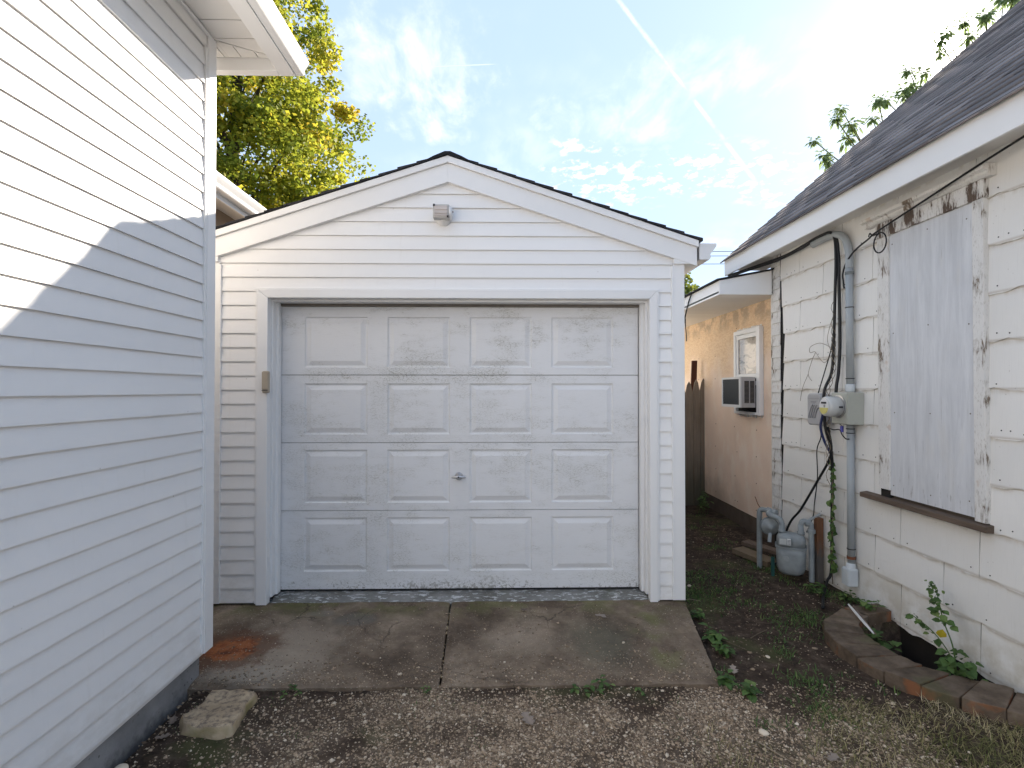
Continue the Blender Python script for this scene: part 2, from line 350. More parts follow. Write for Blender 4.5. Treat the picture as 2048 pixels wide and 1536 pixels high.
def f_rustpost(t, b):
    p = t.pos(); n = t.noise(t.map(p, (1, 1, .3)), 30, 5)
    c = t.mix(t.sstep(t.math('ADD', t.sep(p)[2], t.math('MULTIPLY', t.math('SUBTRACT', n, .5), .3)), .18, .34), (.10, .09, .08), t.mix(n, (.10, .045, .025), (.20, .095, .05)))
    return {'Base Color': c}
RUSTP = mat('rusted_post_steel', f_rustpost, .8, .3)
RUST = plain('rust', (.16, .06, .03), .85, .4, 20)
COND = plain('grey_conduit_pvc', (.34, .37, .385), .45, .10, 7)
CONDL = plain('pale_grey_fitting', (.56, .60, .62), .45, .10, 9)
BOXG = plain('beige_grey_meter_box', (.42, .43, .38), .5, .12, 10)
PHON = plain('grey_plastic_box', (.40, .40, .41), .5, .08, 8)
PHOND = plain('dark_grey_relief', (.30, .30, .31), .55, .08, 8)
GASM = plain('grey_gas_meter_paint', (.27, .295, .30), .6, .45, 11, .25)
GASD = plain('dark_gas_fitting', (.16, .18, .185), .5, .25, 14)
BLACK = plain('black_rubber', (.012, .012, .013), .5, .2, 20)
BLUEC = plain('blue_cable', (.02, .03, .10), .45, .2, 20)
BLUET = plain('blue_seal', (.10, .10, .42), .4, .1, 20)
SHEATH = plain('old_brown_sheathing', (.10, .08, .065), .9, .3, 8)
TAR = plain('black_tar_paper', (.012, .011, .011), .8, .3, 10)
STEEL = plain('dull_chrome', (.55, .55, .56), .28, .1, 20, 0, .5, 1)
LAMPM = plain('aged_lamp_metal', (.50, .48, .46), .45, .18, 25)
LAMPD = plain('dark_corroded_corner', (.03, .025, .025), .7, .2, 20)
BEIGE = plain('beige_plastic', (.46, .39, .30), .5, .06, 8)
ACW = plain('white_painted_metal', (.70, .70, .69), .4, .05, 8)
ACG = plain('grey_painted_metal', (.44, .42, .415), .45, .07, 8)
ACD = plain('dark_coil_fins', (.030, .038, .045), .6, .2, 60)
LABEL = plain('white_label', (.70, .70, .70), .5, .05, 30)
INK = plain('dark_ink', (.03, .03, .035), .5, .1, 30)
YELL = plain('yellow_label', (.62, .56, .18), .5, .15, 30)
SEAL = plain('brown_weather_seal', (.17, .15, .13), .8, .35, 18)
CORE = plain('white_wall_core', (.80, .795, .78), .7, .05, 5)
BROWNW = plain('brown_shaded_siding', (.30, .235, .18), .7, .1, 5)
WHITEP = plain('peeling_white_stick_paint', (.66, .65, .62), .7, .2, 30)
DKRECESS = plain('dark_recess_fill', (.02, .016, .013), .95, .3, 20)
DKSOIL2 = plain('dirty_brown_base', (.10, .075, .058), .95, .4, 9)
WIRE = plain('far_wire', (.05, .05, .055), .6, .1, 5)
def f_glass(t, b):
    b.inputs['Roughness'].default_value = .06; b.inputs['Specular IOR Level'].default_value = .8
    p = t.pos(); c = t.ramp(t.noise(t.map(p, (1, 2.2, 5)), 2.2, 3, .5, 1.2), [(.35, (.20, .185, .165)), (.5, (.52, .46, .40)), (.66, (.40, .35, .30))])
    return {'Base Color': c}
GLASS = mat('curtained_window_glass', f_glass, .06, .8)
def f_meterglass(t, b):
    b.inputs['Roughness'].default_value = .08
    return {'Base Color': (.52, .53, .52)}
MGLASS = mat('meter_glass', f_meterglass, .08, .7)
def f_lens(t, b):
    p = t.pos(); n = t.noise(t.map(p, (3, 3, 40)), 1.2, 3)
    return {'Base Color': t.mix(n, (.36, .31, .29), (.72, .65, .60))}
LENS = mat('dusty_lens', f_lens, .2, .5)
def f_brick(t, b):
    p = t.pos(); n = t.noise(p, 9, 6, .65)
    c = t.ramp(n, [(.3, (.075, .056, .042)), (.5, (.135, .100, .072)), (.72, (.21, .16, .12))])
    c = t.vary(c, t.rnd(), .75, 1.2)
    nz = t.sep(t.new('ShaderNodeNewGeometry').outputs['Normal'])[2]
    c = t.mix(t.math('MULTIPLY', t.math('MULTIPLY', t.sstep(t.noise(p, 6, 4), .50, .62), .8), t.sstep(nz, .6, .1)), c, (.26, .105, .05))
    c = t.mix(t.math('MULTIPLY', t.sstep(t.noise(p, 5, 5), .56, .68), .5), c, (.10, .10, .05))
    return {'Base Color': c, 'Normal': t.bump(n, .6, .008)}
BRICK = mat('old_brown_brick', f_brick, .92, .15)
def f_stone(t, b):
    p = t.pos(); n = t.noise(p, 16, 6, .68)
    c = t.ramp(t.noise(p, 7, 5), [(.3, (.33, .245, .16)), (.6, (.50, .39, .265)), (.8, (.58, .48, .36))])
    nz = t.sep(t.new('ShaderNodeNewGeometry').outputs['Normal'])[2]
    c = t.mix(t.math('MULTIPLY', t.sstep(t.noise(p, 30, 7, .72), .42, .66), t.math('MULTIPLY', t.sstep(nz, .3, .7), .8)), c, (.11, .085, .075))
    c = t.mix(t.math('MULTIPLY', t.sstep(nz, .6, .2), t.math('MULTIPLY', t.sstep(t.noise(p, 6, 3), .44, .62), .6)), c, (.19, .17, .05))
    return {'Base Color': c, 'Normal': t.bump(n, .8, .012)}
STONE = mat('mossy_limestone', f_stone, .95, .1)
def tonal(name, stops, rough=.7, transl=0, tcol=None):
    m = bpy.data.materials.new(name); m.use_nodes = True; t = NT(m.node_tree); b = m.node_tree.nodes['Principled BSDF']
    b.inputs['Roughness'].default_value = rough; b.inputs['Specular IOR Level'].default_value = .25
    c = t.ramp(t.attr('tone'), stops); t.put(b.inputs['Base Color'], c)
    if transl:
        tr = t.new('ShaderNodeBsdfTranslucent'); t.put(tr.inputs[0], t.mix(1.0, c, tcol, 'MULTIPLY') if tcol else c)
        mx = t.new('ShaderNodeMixShader'); mx.inputs[0].default_value = transl
        t.l.new(b.outputs[0], mx.inputs[1]); t.l.new(tr.outputs[0], mx.inputs[2])
        t.l.new(mx.outputs[0], m.node_tree.nodes['Material Output'].inputs[0])
    return m
MAPLE = tonal('maple_leaves', [(0, (.13, .18, .025)), (.4, (.29, .33, .04)), (.72, (.52, .47, .055)), (1, (.62, .42, .06))], .6, .55)
TREEL = tonal('green_leaves', [(0, (.14, .21, .08)), (1, (.30, .38, .18))], .5, .55)
SMALLT = tonal('small_tree_leaves', [(0, (.09, .13, .025)), (1, (.26, .27, .05))], .6, .45)
WEED = tonal('weed_leaves', [(0, (.045, .09, .026)), (.8, (.10, .18, .05)), (1, (.18, .25, .08))], .55, .25)
YLEAF = tonal('yellow_leaf', [(0, (.45, .36, .03)), (1, (.5, .4, .04))], .55, .3)
GRASS = tonal('dry_grass', [(0, (.10, .12, .035)), (.35, (.19, .19, .07)), (.65, (.36, .30, .15)), (1, (.56, .47, .30))], .8, .2)
PEBB = tonal('pebbles', [(0, (.13, .092, .062)), (.3, (.30, .22, .15)), (.65, (.47, .365, .26)), (1, (.70, .61, .49))], .85)
LITTER = tonal('leaf_litter', [(0, (.045, .031, .023)), (.6, (.16, .115, .08)), (1, (.46, .39, .30))], .9)
TWIG = tonal('twigs', [(0, (.10, .075, .05)), (1, (.33, .27, .20))], .85)
DEADL = tonal('dry_brown_leaf', [(0, (.15, .11, .085)), (1, (.30, .25, .21))], .8)

# ---------------------------------------------------------------- mesh helpers
COL = sc.collection
def thing(name, label, cat, loc=(0, 0, 0), group=None):
    o = bpy.data.objects.new(name, None); COL.objects.link(o); o.location = loc; o.empty_display_size = .1
    o['label'] = label; o['category'] = cat
    if group: o['group'] = group
    return o
def tag(o, label=None, cat=None, group=None, kind=None):
    if label: o['label'] = label
    if cat: o['category'] = cat
    if group: o['group'] = group
    if kind: o['kind'] = kind
    return o
def rootloc(p):
    v = Vector((0, 0, 0))
    while p is not None: v += p.location; p = p.parent
    return v
def link_mesh(name, me, m, parent):
    me.materials.append(m); o = bpy.data.objects.new(name, me); COL.objects.link(o)
    if parent is not None: o.parent = parent
    return o
class MB:
    def __init__(s): s.v = []; s.f = []; s.t = []; s.tone = None
    def add(s, vs, fs, tone=None):
        k = len(s.v); s.v += [tuple(q) for q in vs]; s.f += [tuple(i + k for i in f) for f in fs]
        if tone is not None or s.t:
            s.t += [0] * (k - len(s.t)) + [tone or 0] * len(vs)
        return s
    def hexa(s, p, tone=None):      # p: 4 bottom ccw, 4 top
        return s.add(p, [(3, 2, 1, 0), (4, 5, 6, 7), (0, 1, 5, 4), (1, 2, 6, 5), (2, 3, 7, 6), (3, 0, 4, 7)], tone)
    def box(s, x0, x1, y0, y1, z0, z1, tone=None):
        return s.hexa([(x0, y0, z0), (x1, y0, z0), (x1, y1, z0), (x0, y1, z0), (x0, y0, z1), (x1, y0, z1), (x1, y1, z1), (x0, y1, z1)], tone)
    def prism(s, poly, ax, a, b, tone=None):
        def P(u, v, w_): return {'x': (w_, u, v), 'y': (u, w_, v), 'z': (u, v, w_)}[ax]
        n = len(poly); vs = [P(u, v, a) for u, v in poly] + [P(u, v, b) for u, v in poly]
        return s.add(vs, [tuple(range(n - 1, -1, -1)), tuple(range(n, 2 * n))] + [(i, (i + 1) % n, n + (i + 1) % n, n + i) for i in range(n)], tone)
    def tube(s, pts, rad, n=8, tone=None):
        pts = [Vector(p) for p in pts]; m = len(pts)
        if not hasattr(rad, '__len__'): rad = [rad] * m
        vs = []; ref = None
        for i, p in enumerate(pts):
            d_ = (pts[min(i + 1, m - 1)] - pts[max(i - 1, 0)])
            if d_.length < 1e-9: d_ = Vector((0, 0, 1))
            d_.normalize()
            if ref is None: ref = Vector((1, 0, 0)) if abs(d_.x) < .8 else Vector((0, 1, 0))
            u = ref - d_ * ref.dot(d_); u.normalize(); ref = u; q = d_.cross(u)
            for k in range(n):
                a = 2 * math.pi * k / n; vs.append(p + (u * math.cos(a) + q * math.sin(a)) * rad[i])
        fs = [(i * n + k, i * n + (k + 1) % n, (i + 1) * n + (k + 1) % n, (i + 1) * n + k) for i in range(m - 1) for k in range(n)]
        fs += [tuple(range(n - 1, -1, -1)), tuple(range((m - 1) * n, m * n))]
        return s.add(vs, fs, tone)
    def lathe(s, prof, c, axis, n=24):
        """prof [(r,h)], revolved about axis through c"""
        axis = Vector(axis).normalized(); c = Vector(c)
        pts = [c + axis * h for r, h in prof]
        u = Vector((0, 0, 1)) if abs(axis.z) < .8 else Vector((1, 0, 0)); u = (u - axis * u.dot(axis)).normalized(); q = axis.cross(u)
        vs = [p + (u * math.cos(2 * math.pi * k / n) + q * math.sin(2 * math.pi * k / n)) * r for p, (r, h) in zip(pts, prof) for k in range(n)]
        m = len(prof)
        fs = [(i * n + k, i * n + (k + 1) % n, (i + 1) * n + (k + 1) % n, (i + 1) * n + k) for i in range(m - 1) for k in range(n)]
        fs += [tuple(range(n - 1, -1, -1)), tuple(range((m - 1) * n, m * n))]
        return s.add(vs, fs)
    def leaf(s, base, d_, nrm, L, W, droop=.25, tone=0):
        base = Vector(base); d_ = Vector(d_).normalized(); nrm = Vector(nrm); side = d_.cross(nrm)
        if side.length < 1e-4: side = Vector((1, 0, 0))
        side.normalize(); up_ = side.cross(d_)
        vs = [base]
        for q, wd in ((.3, .42), (.62, .5), (1, 0)):
            c = base + d_ * (L * q) - up_ * (droop * L * q * q)
            if wd: vs += [c - side * W * wd + up_ * W * .12, c, c + side * W * wd + up_ * W * .12]
            else: vs.append(c)
        return s.add(vs, [(0, 2, 1), (0, 3, 2), (1, 2, 5, 4), (2, 3, 6, 5), (4, 5, 7), (5, 6, 7)], tone)
    def build(s, name, m, parent=None, smooth=False, bevel=0, kind=None, jitter=0):
        off = rootloc(parent); me = bpy.data.meshes.new(name)
        me.from_pydata([(x - off.x, y - off.y, z - off.z) for x, y, z in s.v], [], s.f)
        if s.t:
            s.t += [0] * (len(s.v) - len(s.t))
            a = me.attributes.new('tone', 'FLOAT', 'POINT'); a.data.foreach_set('value', s.t)
        me.update()
        if smooth: me.polygons.foreach_set('use_smooth', [True] * len(me.polygons))
        o = link_mesh(name, me, m, parent)
        if bevel:
            b = o.modifiers.new('bevel', 'BEVEL'); b.width = bevel; b.segments = 2; b.limit_method = 'ANGLE'; b.angle_limit = R(35)
        if kind: o['kind'] = kind
        return o
def bulk(name, m, V, F, tone, parent=None, kind=None, smooth=False):
    """V (n,k,3) pieces that share topology F"""
    n, k, _ = V.shape; off = np.array(rootloc(parent)); F = np.asarray(F)
    allf = (F[None] + (np.arange(n) * k)[:, None, None]).reshape(-1, F.shape[1])
    me = bpy.data.meshes.new(name); me.vertices.add(n * k); me.vertices.foreach_set('co', (V - off).reshape(-1).astype(np.float32))
    c = F.shape[1]; me.loops.add(allf.size); me.loops.foreach_set('vertex_index', allf.reshape(-1).astype(np.int32))
    me.polygons.add(len(allf)); me.polygons.foreach_set('loop_start', np.arange(0, allf.size, c, dtype=np.int32))
    if smooth: me.polygons.foreach_set('use_smooth', np.ones(len(allf), dtype=bool))
    me.update(calc_edges=True); me.validate()
    a = me.attributes.new('tone', 'FLOAT', 'POINT'); a.data.foreach_set('value', np.repeat(tone, k).astype(np.float32))
    o = link_mesh(name, me, m, parent)
    if kind: o['kind'] = kind
    return o
def cr(pts, n=6):
    P = [Vector(p) for p in pts]; P = [P[0]] + P + [P[-1]]; o = []
    for i in range(1, len(P) - 2):
        a, b, c, d_ = P[i - 1:i + 3]
        for k in range(n):
            t = k / n
            o.append(.5 * ((2 * b) + (c - a) * t + (2 * a - 5 * b + 4 * c - d_) * t * t + (3 * b - a - 3 * c + d_) * t ** 3))
    o.append(P[-2]); return o
def unit(n):
    v = rng.normal(size=(n, 3)); return v / np.linalg.norm(v, axis=1)[:, None]

# ---------------------------------------------------------------- ground
BR_OUT = [(2.43, 3.73), (2.18, 3.56), (2.085, 3.38), (2.055, 3.19), (2.07, 3.0), (2.115, 2.87), (2.19, 2.77), (2.28, 2.68), (2.36, 2.59), (2.46, 2.53), (2.60, 2.45)]
BR_IN = [(2.52, 3.60), (2.36, 3.46), (2.30, 3.30), (2.305, 3.14), (2.34, 3.0), (2.40, 2.91), (2.48, 2.86), (2.56, 2.80), (2.63, 2.73), (2.69, 2.66), (2.74, 2.60)]
PIT = BR_IN + [(2.80, 2.60), (2.80, 3.64)]
def inside(x, y, poly):
    c = False; j = len(poly) - 1
    for i in range(len(poly)):
        xi, yi = poly[i]; xj, yj = poly[j]
        if (yi > y) != (yj > y) and x < (xj - xi) * (y - yi) / (yj - yi) + xi: c = not c
        j = i
    return c
def slab_x(y): return 1.195 + (1.335 - 1.195) * (y - 2.885) / (3.84 - 2.885)
def gh(x, y):
    z = -.022 + .012 * mnoise.noise((x * 1.3, y * 1.3, 0)) + .010 * mnoise.noise((x * 5, y * 5, 3)) + .006 * mnoise.noise((x * 17, y * 17, 7))
    if -1.9 < x < slab_x(y) + .0 and 2.91 < y < 9: z = -.14
    if x > 1.9 and inside(x, y, PIT): z = -.34 + .05 * mnoise.noise((x * 9, y * 9, 1))
    if x < -1.66 and y < 3.0: z = -.12
    return z
def gmask(x, y):
    nn = .5 * mnoise.noise((x * 1.1, y * 1.1, 2)) + .25 * mnoise.noise((x * 3.1, y * 3.1, 5)); e = abs(x - .35) + nn * 1.6
    v = 1 - min(1, max(0, (e - .55) / .95))
    pt = mnoise.noise((x * 2.3, y * 2.3, 9)) + .55 * mnoise.noise((x * 6.5, y * 6.5, 4)) - .30 * max(0, (y - 2.55) / .35)
    return v * min(1, max(.06, .80 + 1.25 * pt))
gxs = np.concatenate([[-400, -120, -40, -15, -7, -4], np.arange(-2.4, 3.2, .026), [3.4, 5, 9, 18, 45, 130, 400]])
gys = np.concatenate([[-300, -90, -30, -10, -4, -1, .4], np.arange(1.3, 8.2, .030), [8.6, 9.5, 11, 14, 20, 35, 70, 150, 400, 900]])
nx, ny = len(gxs), len(gys)
gv = [(x, y, gh(x, y) if (-2.5 < x < 3.3 and 1 < y < 9) else -.03) for y in gys for x in gxs]
gf = [(j * nx + i, j * nx + i + 1, (j + 1) * nx + i + 1, (j + 1) * nx + i) for j in range(ny - 1) for i in range(nx - 1)]
g = MB(); g.v = gv; g.f = gf; g.t = [gmask(x, y) if (-2.5 < x < 3.3 and 1.2 < y < 3) else 0 for x, y, z_ in gv]; tag(g.build('ground', GROUND, smooth=True), kind='structure')

# concrete apron: two slabs and the sill strip under the door
apron = bpy.data.objects.new('driveway_apron', None); COL.objects.link(apron); apron['kind'] = 'structure'
apron.location = (-.3, 3.4, 0)
def slab_z(y): return .0 + .062 * (y - 2.885) / (3.84 - 2.885)
def make_slab(xl, xr, seed):
    nu, nv = 46, 34; m = MB(); vs = []
    for j in range(nv + 1):
        y = 2.885 + (3.86 - 2.885) * j / nv
        for i in range(nu + 1):
            a, b = xl(y), xr(y); x = a + (b - a) * i / nu
            z = slab_z(y) + .004 * mnoise.noise((x * 3, y * 3, seed)) + .0018 * mnoise.noise((x * 19, y * 19, seed))
            yy = y
            if j == 0: yy += .016 * mnoise.noise((x * 5, seed, 0)) + .007 * mnoise.noise((x * 21, seed, 2)); z -= .008
            if i in (0, nu): z -= .007; x += .006 * mnoise.noise((y * 14, seed, 4))
            vs.append((x, yy, z))
    fs = [(j * (nu + 1) + i, j * (nu + 1) + i + 1, (j + 1) * (nu + 1) + i + 1, (j + 1) * (nu + 1) + i) for j in range(nv) for i in range(nu)]
    k = len(vs); edge = list(range(nu + 1)) + [(j + 1) * (nu + 1) + nu for j in range(nv)]
    edge = [j * (nu + 1) for j in range(nv, 0, -1)] + edge
    for q, e in enumerate(edge): x, y, z = vs[e]; vs.append((x, y, z - .14))
    fs += [(edge[q + 1], edge[q], k + q, k + q + 1) for q in range(len(edge) - 1)]
    m.add(vs, fs); return m.build('slab', SLAB, apron, smooth=False)
jx = lambda y: -.335 - .032 * (y - 2.9) / .9
make_slab(lambda y: -2.35, lambda y: jx(y) - .006, 1)
make_slab(lambda y: jx(y) + .006, slab_x, 5)
m = MB(); m.box(-1.80, 1.17, 3.85, 4.12, -.1, .055)
m.prism([(3.85, .05), (3.93, .088), (4.10, .098), (4.10, .0), (3.85, .0)], 'x', -1.668, 1.08)
m.build('sill', CURB, apron, bevel=.006)
jm = MB()
for k in range(26):
    y = random.uniform(2.92, 3.80); x = jx(y) + random.uniform(-.004, .004); r = random.uniform(.003, .006)
    jm.lathe([(r * .3, -r), (r, 0), (r * .3, r)], (x, y, slab_z(y) - .003), (0, 0, 1), 5)
jm.build('joint_grit', STONE, apron, kind='stuff')

# ---------------------------------------------------------------- siding maker
E4 = .1016
def plank_y(m, x0, x1, y, z, h=E4, d_=.013, x0t=None, x1t=None):
    """clapboard on a wall facing -Y at depth y; lower edge stands proud"""
    x0t = x0 if x0t is None else x0t; x1t = x1 if x1t is None else x1t
    w1, w2 = random.uniform(-.0006, .0006), random.uniform(-.0006, .0006)
    vs = [(x0, y - d_ + w1, z), (x1, y - d_ + w2, z), (x1, y - d_ + w2 + .0008, z + .012), (x0, y - d_ + w1 + .0008, z + .012),
          (x1t, y - .001, z + h), (x0t, y - .001, z + h), (x0, y, z + .001), (x1, y, z + .001)]
    m.add(vs, [(0, 1, 2, 3), (3, 2, 4, 5), (6, 7, 1, 0), (0, 3, 5, 6), (1, 7, 4, 2)])
    return m
def plank_x(m, x, y0, y1, z, h=E4, d_=.013, s=1):
    """clapboard on a wall in the plane x, facing s*X, slightly wavy along its run"""
    n = max(1, int((y1 - y0) / .16)); ph = random.uniform(0, 50); vs = []
    for i in range(n + 1):
        y = y0 + (y1 - y0) * i / n; wv = .0016 * mnoise.noise((y * 1.1, ph, 0)) + .0007 * mnoise.noise((y * 4.2, ph, 3)) if n > 2 else random.uniform(-.0006, .0006)
        zz = z + (.0012 * mnoise.noise((y * .7, ph, 8)) if n > 2 else 0); a = x + s * (d_ + wv)
        vs += [(a, y, zz), (a - s * .0008, y, zz + .012), (x + s * .001, y, z + h), (x, y, zz + .001)]
    fs = []
    for i in range(n):
        p, q = 4 * i, 4 * i + 4
        fs += [(p, q, q + 1, p + 1), (p + 1, q + 1, q + 2, p + 2), (p + 3, q + 3, q, p)]
    fs += [(0, 1, 2, 3), (4 * n + 3, 4 * n + 2, 4 * n + 1, 4 * n)]
    m.add(vs, fs); return m

# ---------------------------------------------------------------- garage
GY = 3.84; RX, RZ, SLP = -.387, 3.284, .332
def roofz(x): return RZ - SLP * abs(x - RX)
gar = thing('garage', 'small white sided gable garage with a panelled overhead door', 'garage', (RX, 6.6, .06))
GL, GR = -2.10, 1.335
m = MB(); m.prism([(GL + .02, .06), (GR - .02, .06), (GR - .02, 2.50), (RX, 3.09), (GL + .02, 2.50)], 'y', 4.13, 9.4)
m.build('wall_core', CORE, gar)
m = MB(); m.box(GL + .03, -1.70, GY + .004, 4.125, .07, 2.45); m.box(1.10, GR - .03, GY + .004, 4.125, .07, 2.45)
m.prism([(-1.70, 2.262), (1.10, 2.262), (1.10, 2.45), (RX, 3.07), (-1.70, 2.45)], 'y', GY + .004, 4.125)
m.build('front_frame', CORE, gar)
z = .078
while z < 3.05:
    h = E4
    if z + h <= 2.34:
        plank_y(MB(), GL + .07, -1.748, GY, z, h).build('siding_plank', VINYL, gar)
        plank_y(MB(), 1.137, 1.262, GY, z, h).build('siding_plank', VINYL, gar)
    else:
        def ext(zz):
            e = (RZ - .10 - zz) / SLP
            return max(GL + .07, RX - e), min(1.262, RX + e)
        a, b = ext(z); at, bt = ext(min(z + h, RZ - .12))
        if b - a > .1: plank_y(MB(), a, b, GY, z, min(h, RZ - .12 - z), x0t=at, x1t=bt).build('siding_plank', VINYL, gar)
    z += E4
# corner posts
for xa, xb in ((GL - .005, GL + .078), (1.253, GR)):
    m = MB(); m.box(xa, xb, GY - .022, GY + .06, .076, 2.53); m.build('corner_post', TRIM, gar, bevel=.003)
    m = MB(); xin = xb if xa < 0 else xa; m.box(xin - .012 if xa > 0 else xin, xin if xa > 0 else xin + .012, GY - .026, GY - .004, .078, 2.5)
    m.build('channel', TRIM, gar, bevel=.002)
# door casing
for s, xo, xi in ((-1, -1.752, -1.675), (1, 1.134, 1.076)):
    lo, hi = min(xo, xi), max(xo, xi)
    m = MB(); m.prism([(xo, .066), (xi, .066), (xi, 2.2615), (xo, 2.3212)], 'y', GY - .03, GY + .03); m.build('casing', TRIM, gar, bevel=.004)
    e0, e1 = (xo - .012, xo + .004) if s < 0 else (xo - .004, xo + .012)
    m = MB(); m.box(e0, e1, GY - .024, GY + .02, .074, 2.326); m.build('channel', TRIM, gar, bevel=.002)
    j0, j1 = (xi, xi + .014) if s < 0 else (xi - .014, xi)
    j0 -= (.06 if s < 0 else 0); j1 += (.06 if s > 0 else 0)
    m = MB(); m.box(j0, j1, GY + .032, GY + .13, .10, 2.262); m.build('jamb', TRIM, gar, bevel=.003)
    q0, q1 = (xi + .002, xi + .030) if s < 0 else (xi - .036, xi - .002)
    m = MB(); m.box(q0, q1, GY + .085, GY + .142, .10, 2.262); m.build('door_stop', TRIM, gar, bevel=.003)
m = MB(); m.prism([(-1.752, 2.322), (1.134, 2.322), (1.076, 2.2625), (-1.675, 2.2625)], 'y', GY - .03, GY + .03); m.build('head_casing', TRIM, gar, bevel=.003)
m = MB(); m.box(-1.764, 1.146, GY - .025, GY, 2.3225, 2.334); m.build('channel', TRIM, gar, bevel=.002)
m = MB(); m.box(-1.66, 1.062, GY + .032, GY + .145, 2.245, 2.2615); m.build('head_jamb', TRIM, gar, bevel=.002)
m = MB(); m.box(-1.652, 1.048, GY + .125, GY + .149, 2.226, 2.244); m.build('weather_seal', SEAL, gar)
# overhead door
DY = 3.992
dz_ = [.109, .697, 1.205, 1.713, 2.228]
pz_ = [(.241, .643), (.753, 1.151), (1.266, 1.649), (1.769, 2.150)]
pxs = [(-1.243 + .6185 * k - .2345, -1.243 + .6185 * k + .2345) for k in range(4)]
m = MB(); m.box(-1.664, 1.040, DY + .020, DY + .055, .10, 2.24); door = m.build('overhead_door', SEAL, gar)
for q in range(4):
    z0, z1 = dz_[q] + .002, dz_[q + 1] - .002; xs = [-1.662] + [v for p in pxs for v in p] + [1.038]; zs = [z0, pz_[q][0], pz_[q][1], z1]
    lean = random.uniform(-.002, .002)
    m = MB(); N = len(xs)
    vs = [(x, DY + (lean if zi in (0, 3) else 0), zz) for zi, zz in enumerate(zs) for x in xs]
    fs = [(j * N + i, j * N + i + 1, (j + 1) * N + i + 1, (j + 1) * N + i) for j in range(3) for i in range(N - 1) if not (j == 1 and i % 2 == 1)]
    m.add(vs, fs)
    m.add([(xs[0], DY, z0), (xs[-1], DY, z0), (xs[-1], DY + .02, z0), (xs[0], DY + .02, z0)], [(0, 3, 2, 1)])
    m.add([(xs[0], DY, z1), (xs[-1], DY, z1), (xs[-1], DY + .02, z1), (xs[0], DY + .02, z1)], [(0, 1, 2, 3)])
    m.build('section', DOORP, door)
    for (xa, xb) in pxs:
        za, zb = pz_[q]; m = MB(); rings = [(0, 0), (.007, .0095), (.016, .0100), (.046, -.001), (.050, -.002)]
        vs = []
        for ins, dep in rings:
            vs += [(xa + ins, DY + dep, za + ins), (xb - ins, DY + dep, za + ins), (xb - ins, DY + dep, zb - ins), (xa + ins, DY + dep, zb - ins)]
        fs = [(4 * r + k, 4 * r + (k + 1) % 4, 4 * r + 4 + (k + 1) % 4, 4 * r + 4 + k) for r in range(len(rings) - 1) for k in range(4)]
        b_ = 4 * (len(rings) - 1); fs.append((b_, b_ + 1, b_ + 2, b_ + 3)); m.add(vs, fs); m.build('raised_panel', DOORP, door)
m = MB(); m.box(-1.66, 1.036, DY + .002, DY + .03, .098, .111); m.build('bottom_seal', BLACK, door)
hx, hz = -.32, .951
m = MB(); m.lathe([(.030, 0), (.030, .004), (.022, .010), (.016, .016), (.013, .034), (.010, .038)], (hx, DY - .001, hz), (0, -1, 0), 20)
vs = []
for u, r in ((-.053, .003), (-.045, .008), (-.018, .010), (0, .013), (.018, .010), (.045, .008), (.053, .003)): vs.append(((hx + u, DY - .036, hz - .004 * (abs(u) / .053)), r))
m.tube([v for v, r in vs], [r for v, r in vs], 10); m.build('handle', STEEL, door, smooth=True)
m = MB(); m.lathe([(.006, 0), (.006, .003)], (hx, DY - .049, hz), (0, -1, 0), 10); m.build('keyhole', INK, door)
# rake boards, roof
FY = 3.80
for s in (-1, 1):
    xe = RX + s * 1.808
    def rk(dz0, dz1, ya, yb, name, xend):
        m = MB(); m.prism([(RX, RZ - dz0), (xend, roofz(xend) - dz0), (xend, roofz(xend) - dz1), (RX, RZ - dz1)], 'y', ya, yb); m.build(name, TRIM, gar, bevel=.002)
    rk(.0, .047, FY - .022, FY + .05, 'rake_trim', xe + s * .006)
    rk(.0475, .183, FY - .002, FY + .05, 'rake_board', xe)
    xin = RX + s * 1.64
    m = MB(); m.prism([(xe, roofz(xe) - .050), (xe, roofz(xe) - .166), (xin, roofz(xe) - .166), (xin, roofz(xin) - .184), ], 'y', FY + .001, FY + .05); m.build('rake_return', TRIM, gar)
    m = MB(); m.box(min(xe - s * .16, xe), max(xe - s * .16, xe), FY + .05, 9.4, roofz(xe) - .166, roofz(xe) - .05); m.build('eave_box', TRIM, gar)
    # roof deck and shingle courses
    xe2 = RX + s * 1.83
    m = MB(); m.prism([(RX, RZ + .001), (xe2, roofz(xe2) + .001), (xe2, roofz(xe2) - .012), (RX, RZ - .012)], 'y', FY + .06, 9.45); m.build('roof_deck', TAR, gar)
    k = 0; x = xe2 + s * .012
    while s * (x - RX) > .02:
        xn = max(s * (x - RX) - .135, 0) * s + RX
        za, zb = roofz(x) + .004, roofz(xn) + .004
        th = .010 + random.uniform(0, .006); yo = random.uniform(-.006, .006)
        m = MB(); m.prism([(x, za), (x, za + th + .006), (xn - s * .03, zb + .008 + .03 * SLP), (xn - s * .03, zb + .03 * SLP)], 'y', FY - .030 + yo, 9.46, random.random())
        m.build('shingle_course', SHINGB, gar); x = xn; k += 1
m = MB(); m.prism([(RX - .15, roofz(RX - .15) + .016), (RX - .10, roofz(RX - .1) + .026), (RX - .02, RZ + .027), (RX + .02, RZ + .027), (RX + .10, roofz(RX + .1) + .026), (RX + .15, roofz(RX + .15) + .016), (RX, RZ + .012)], 'y', FY - .032, 9.46, .3); m.build('ridge_cap', SHINGB, gar)
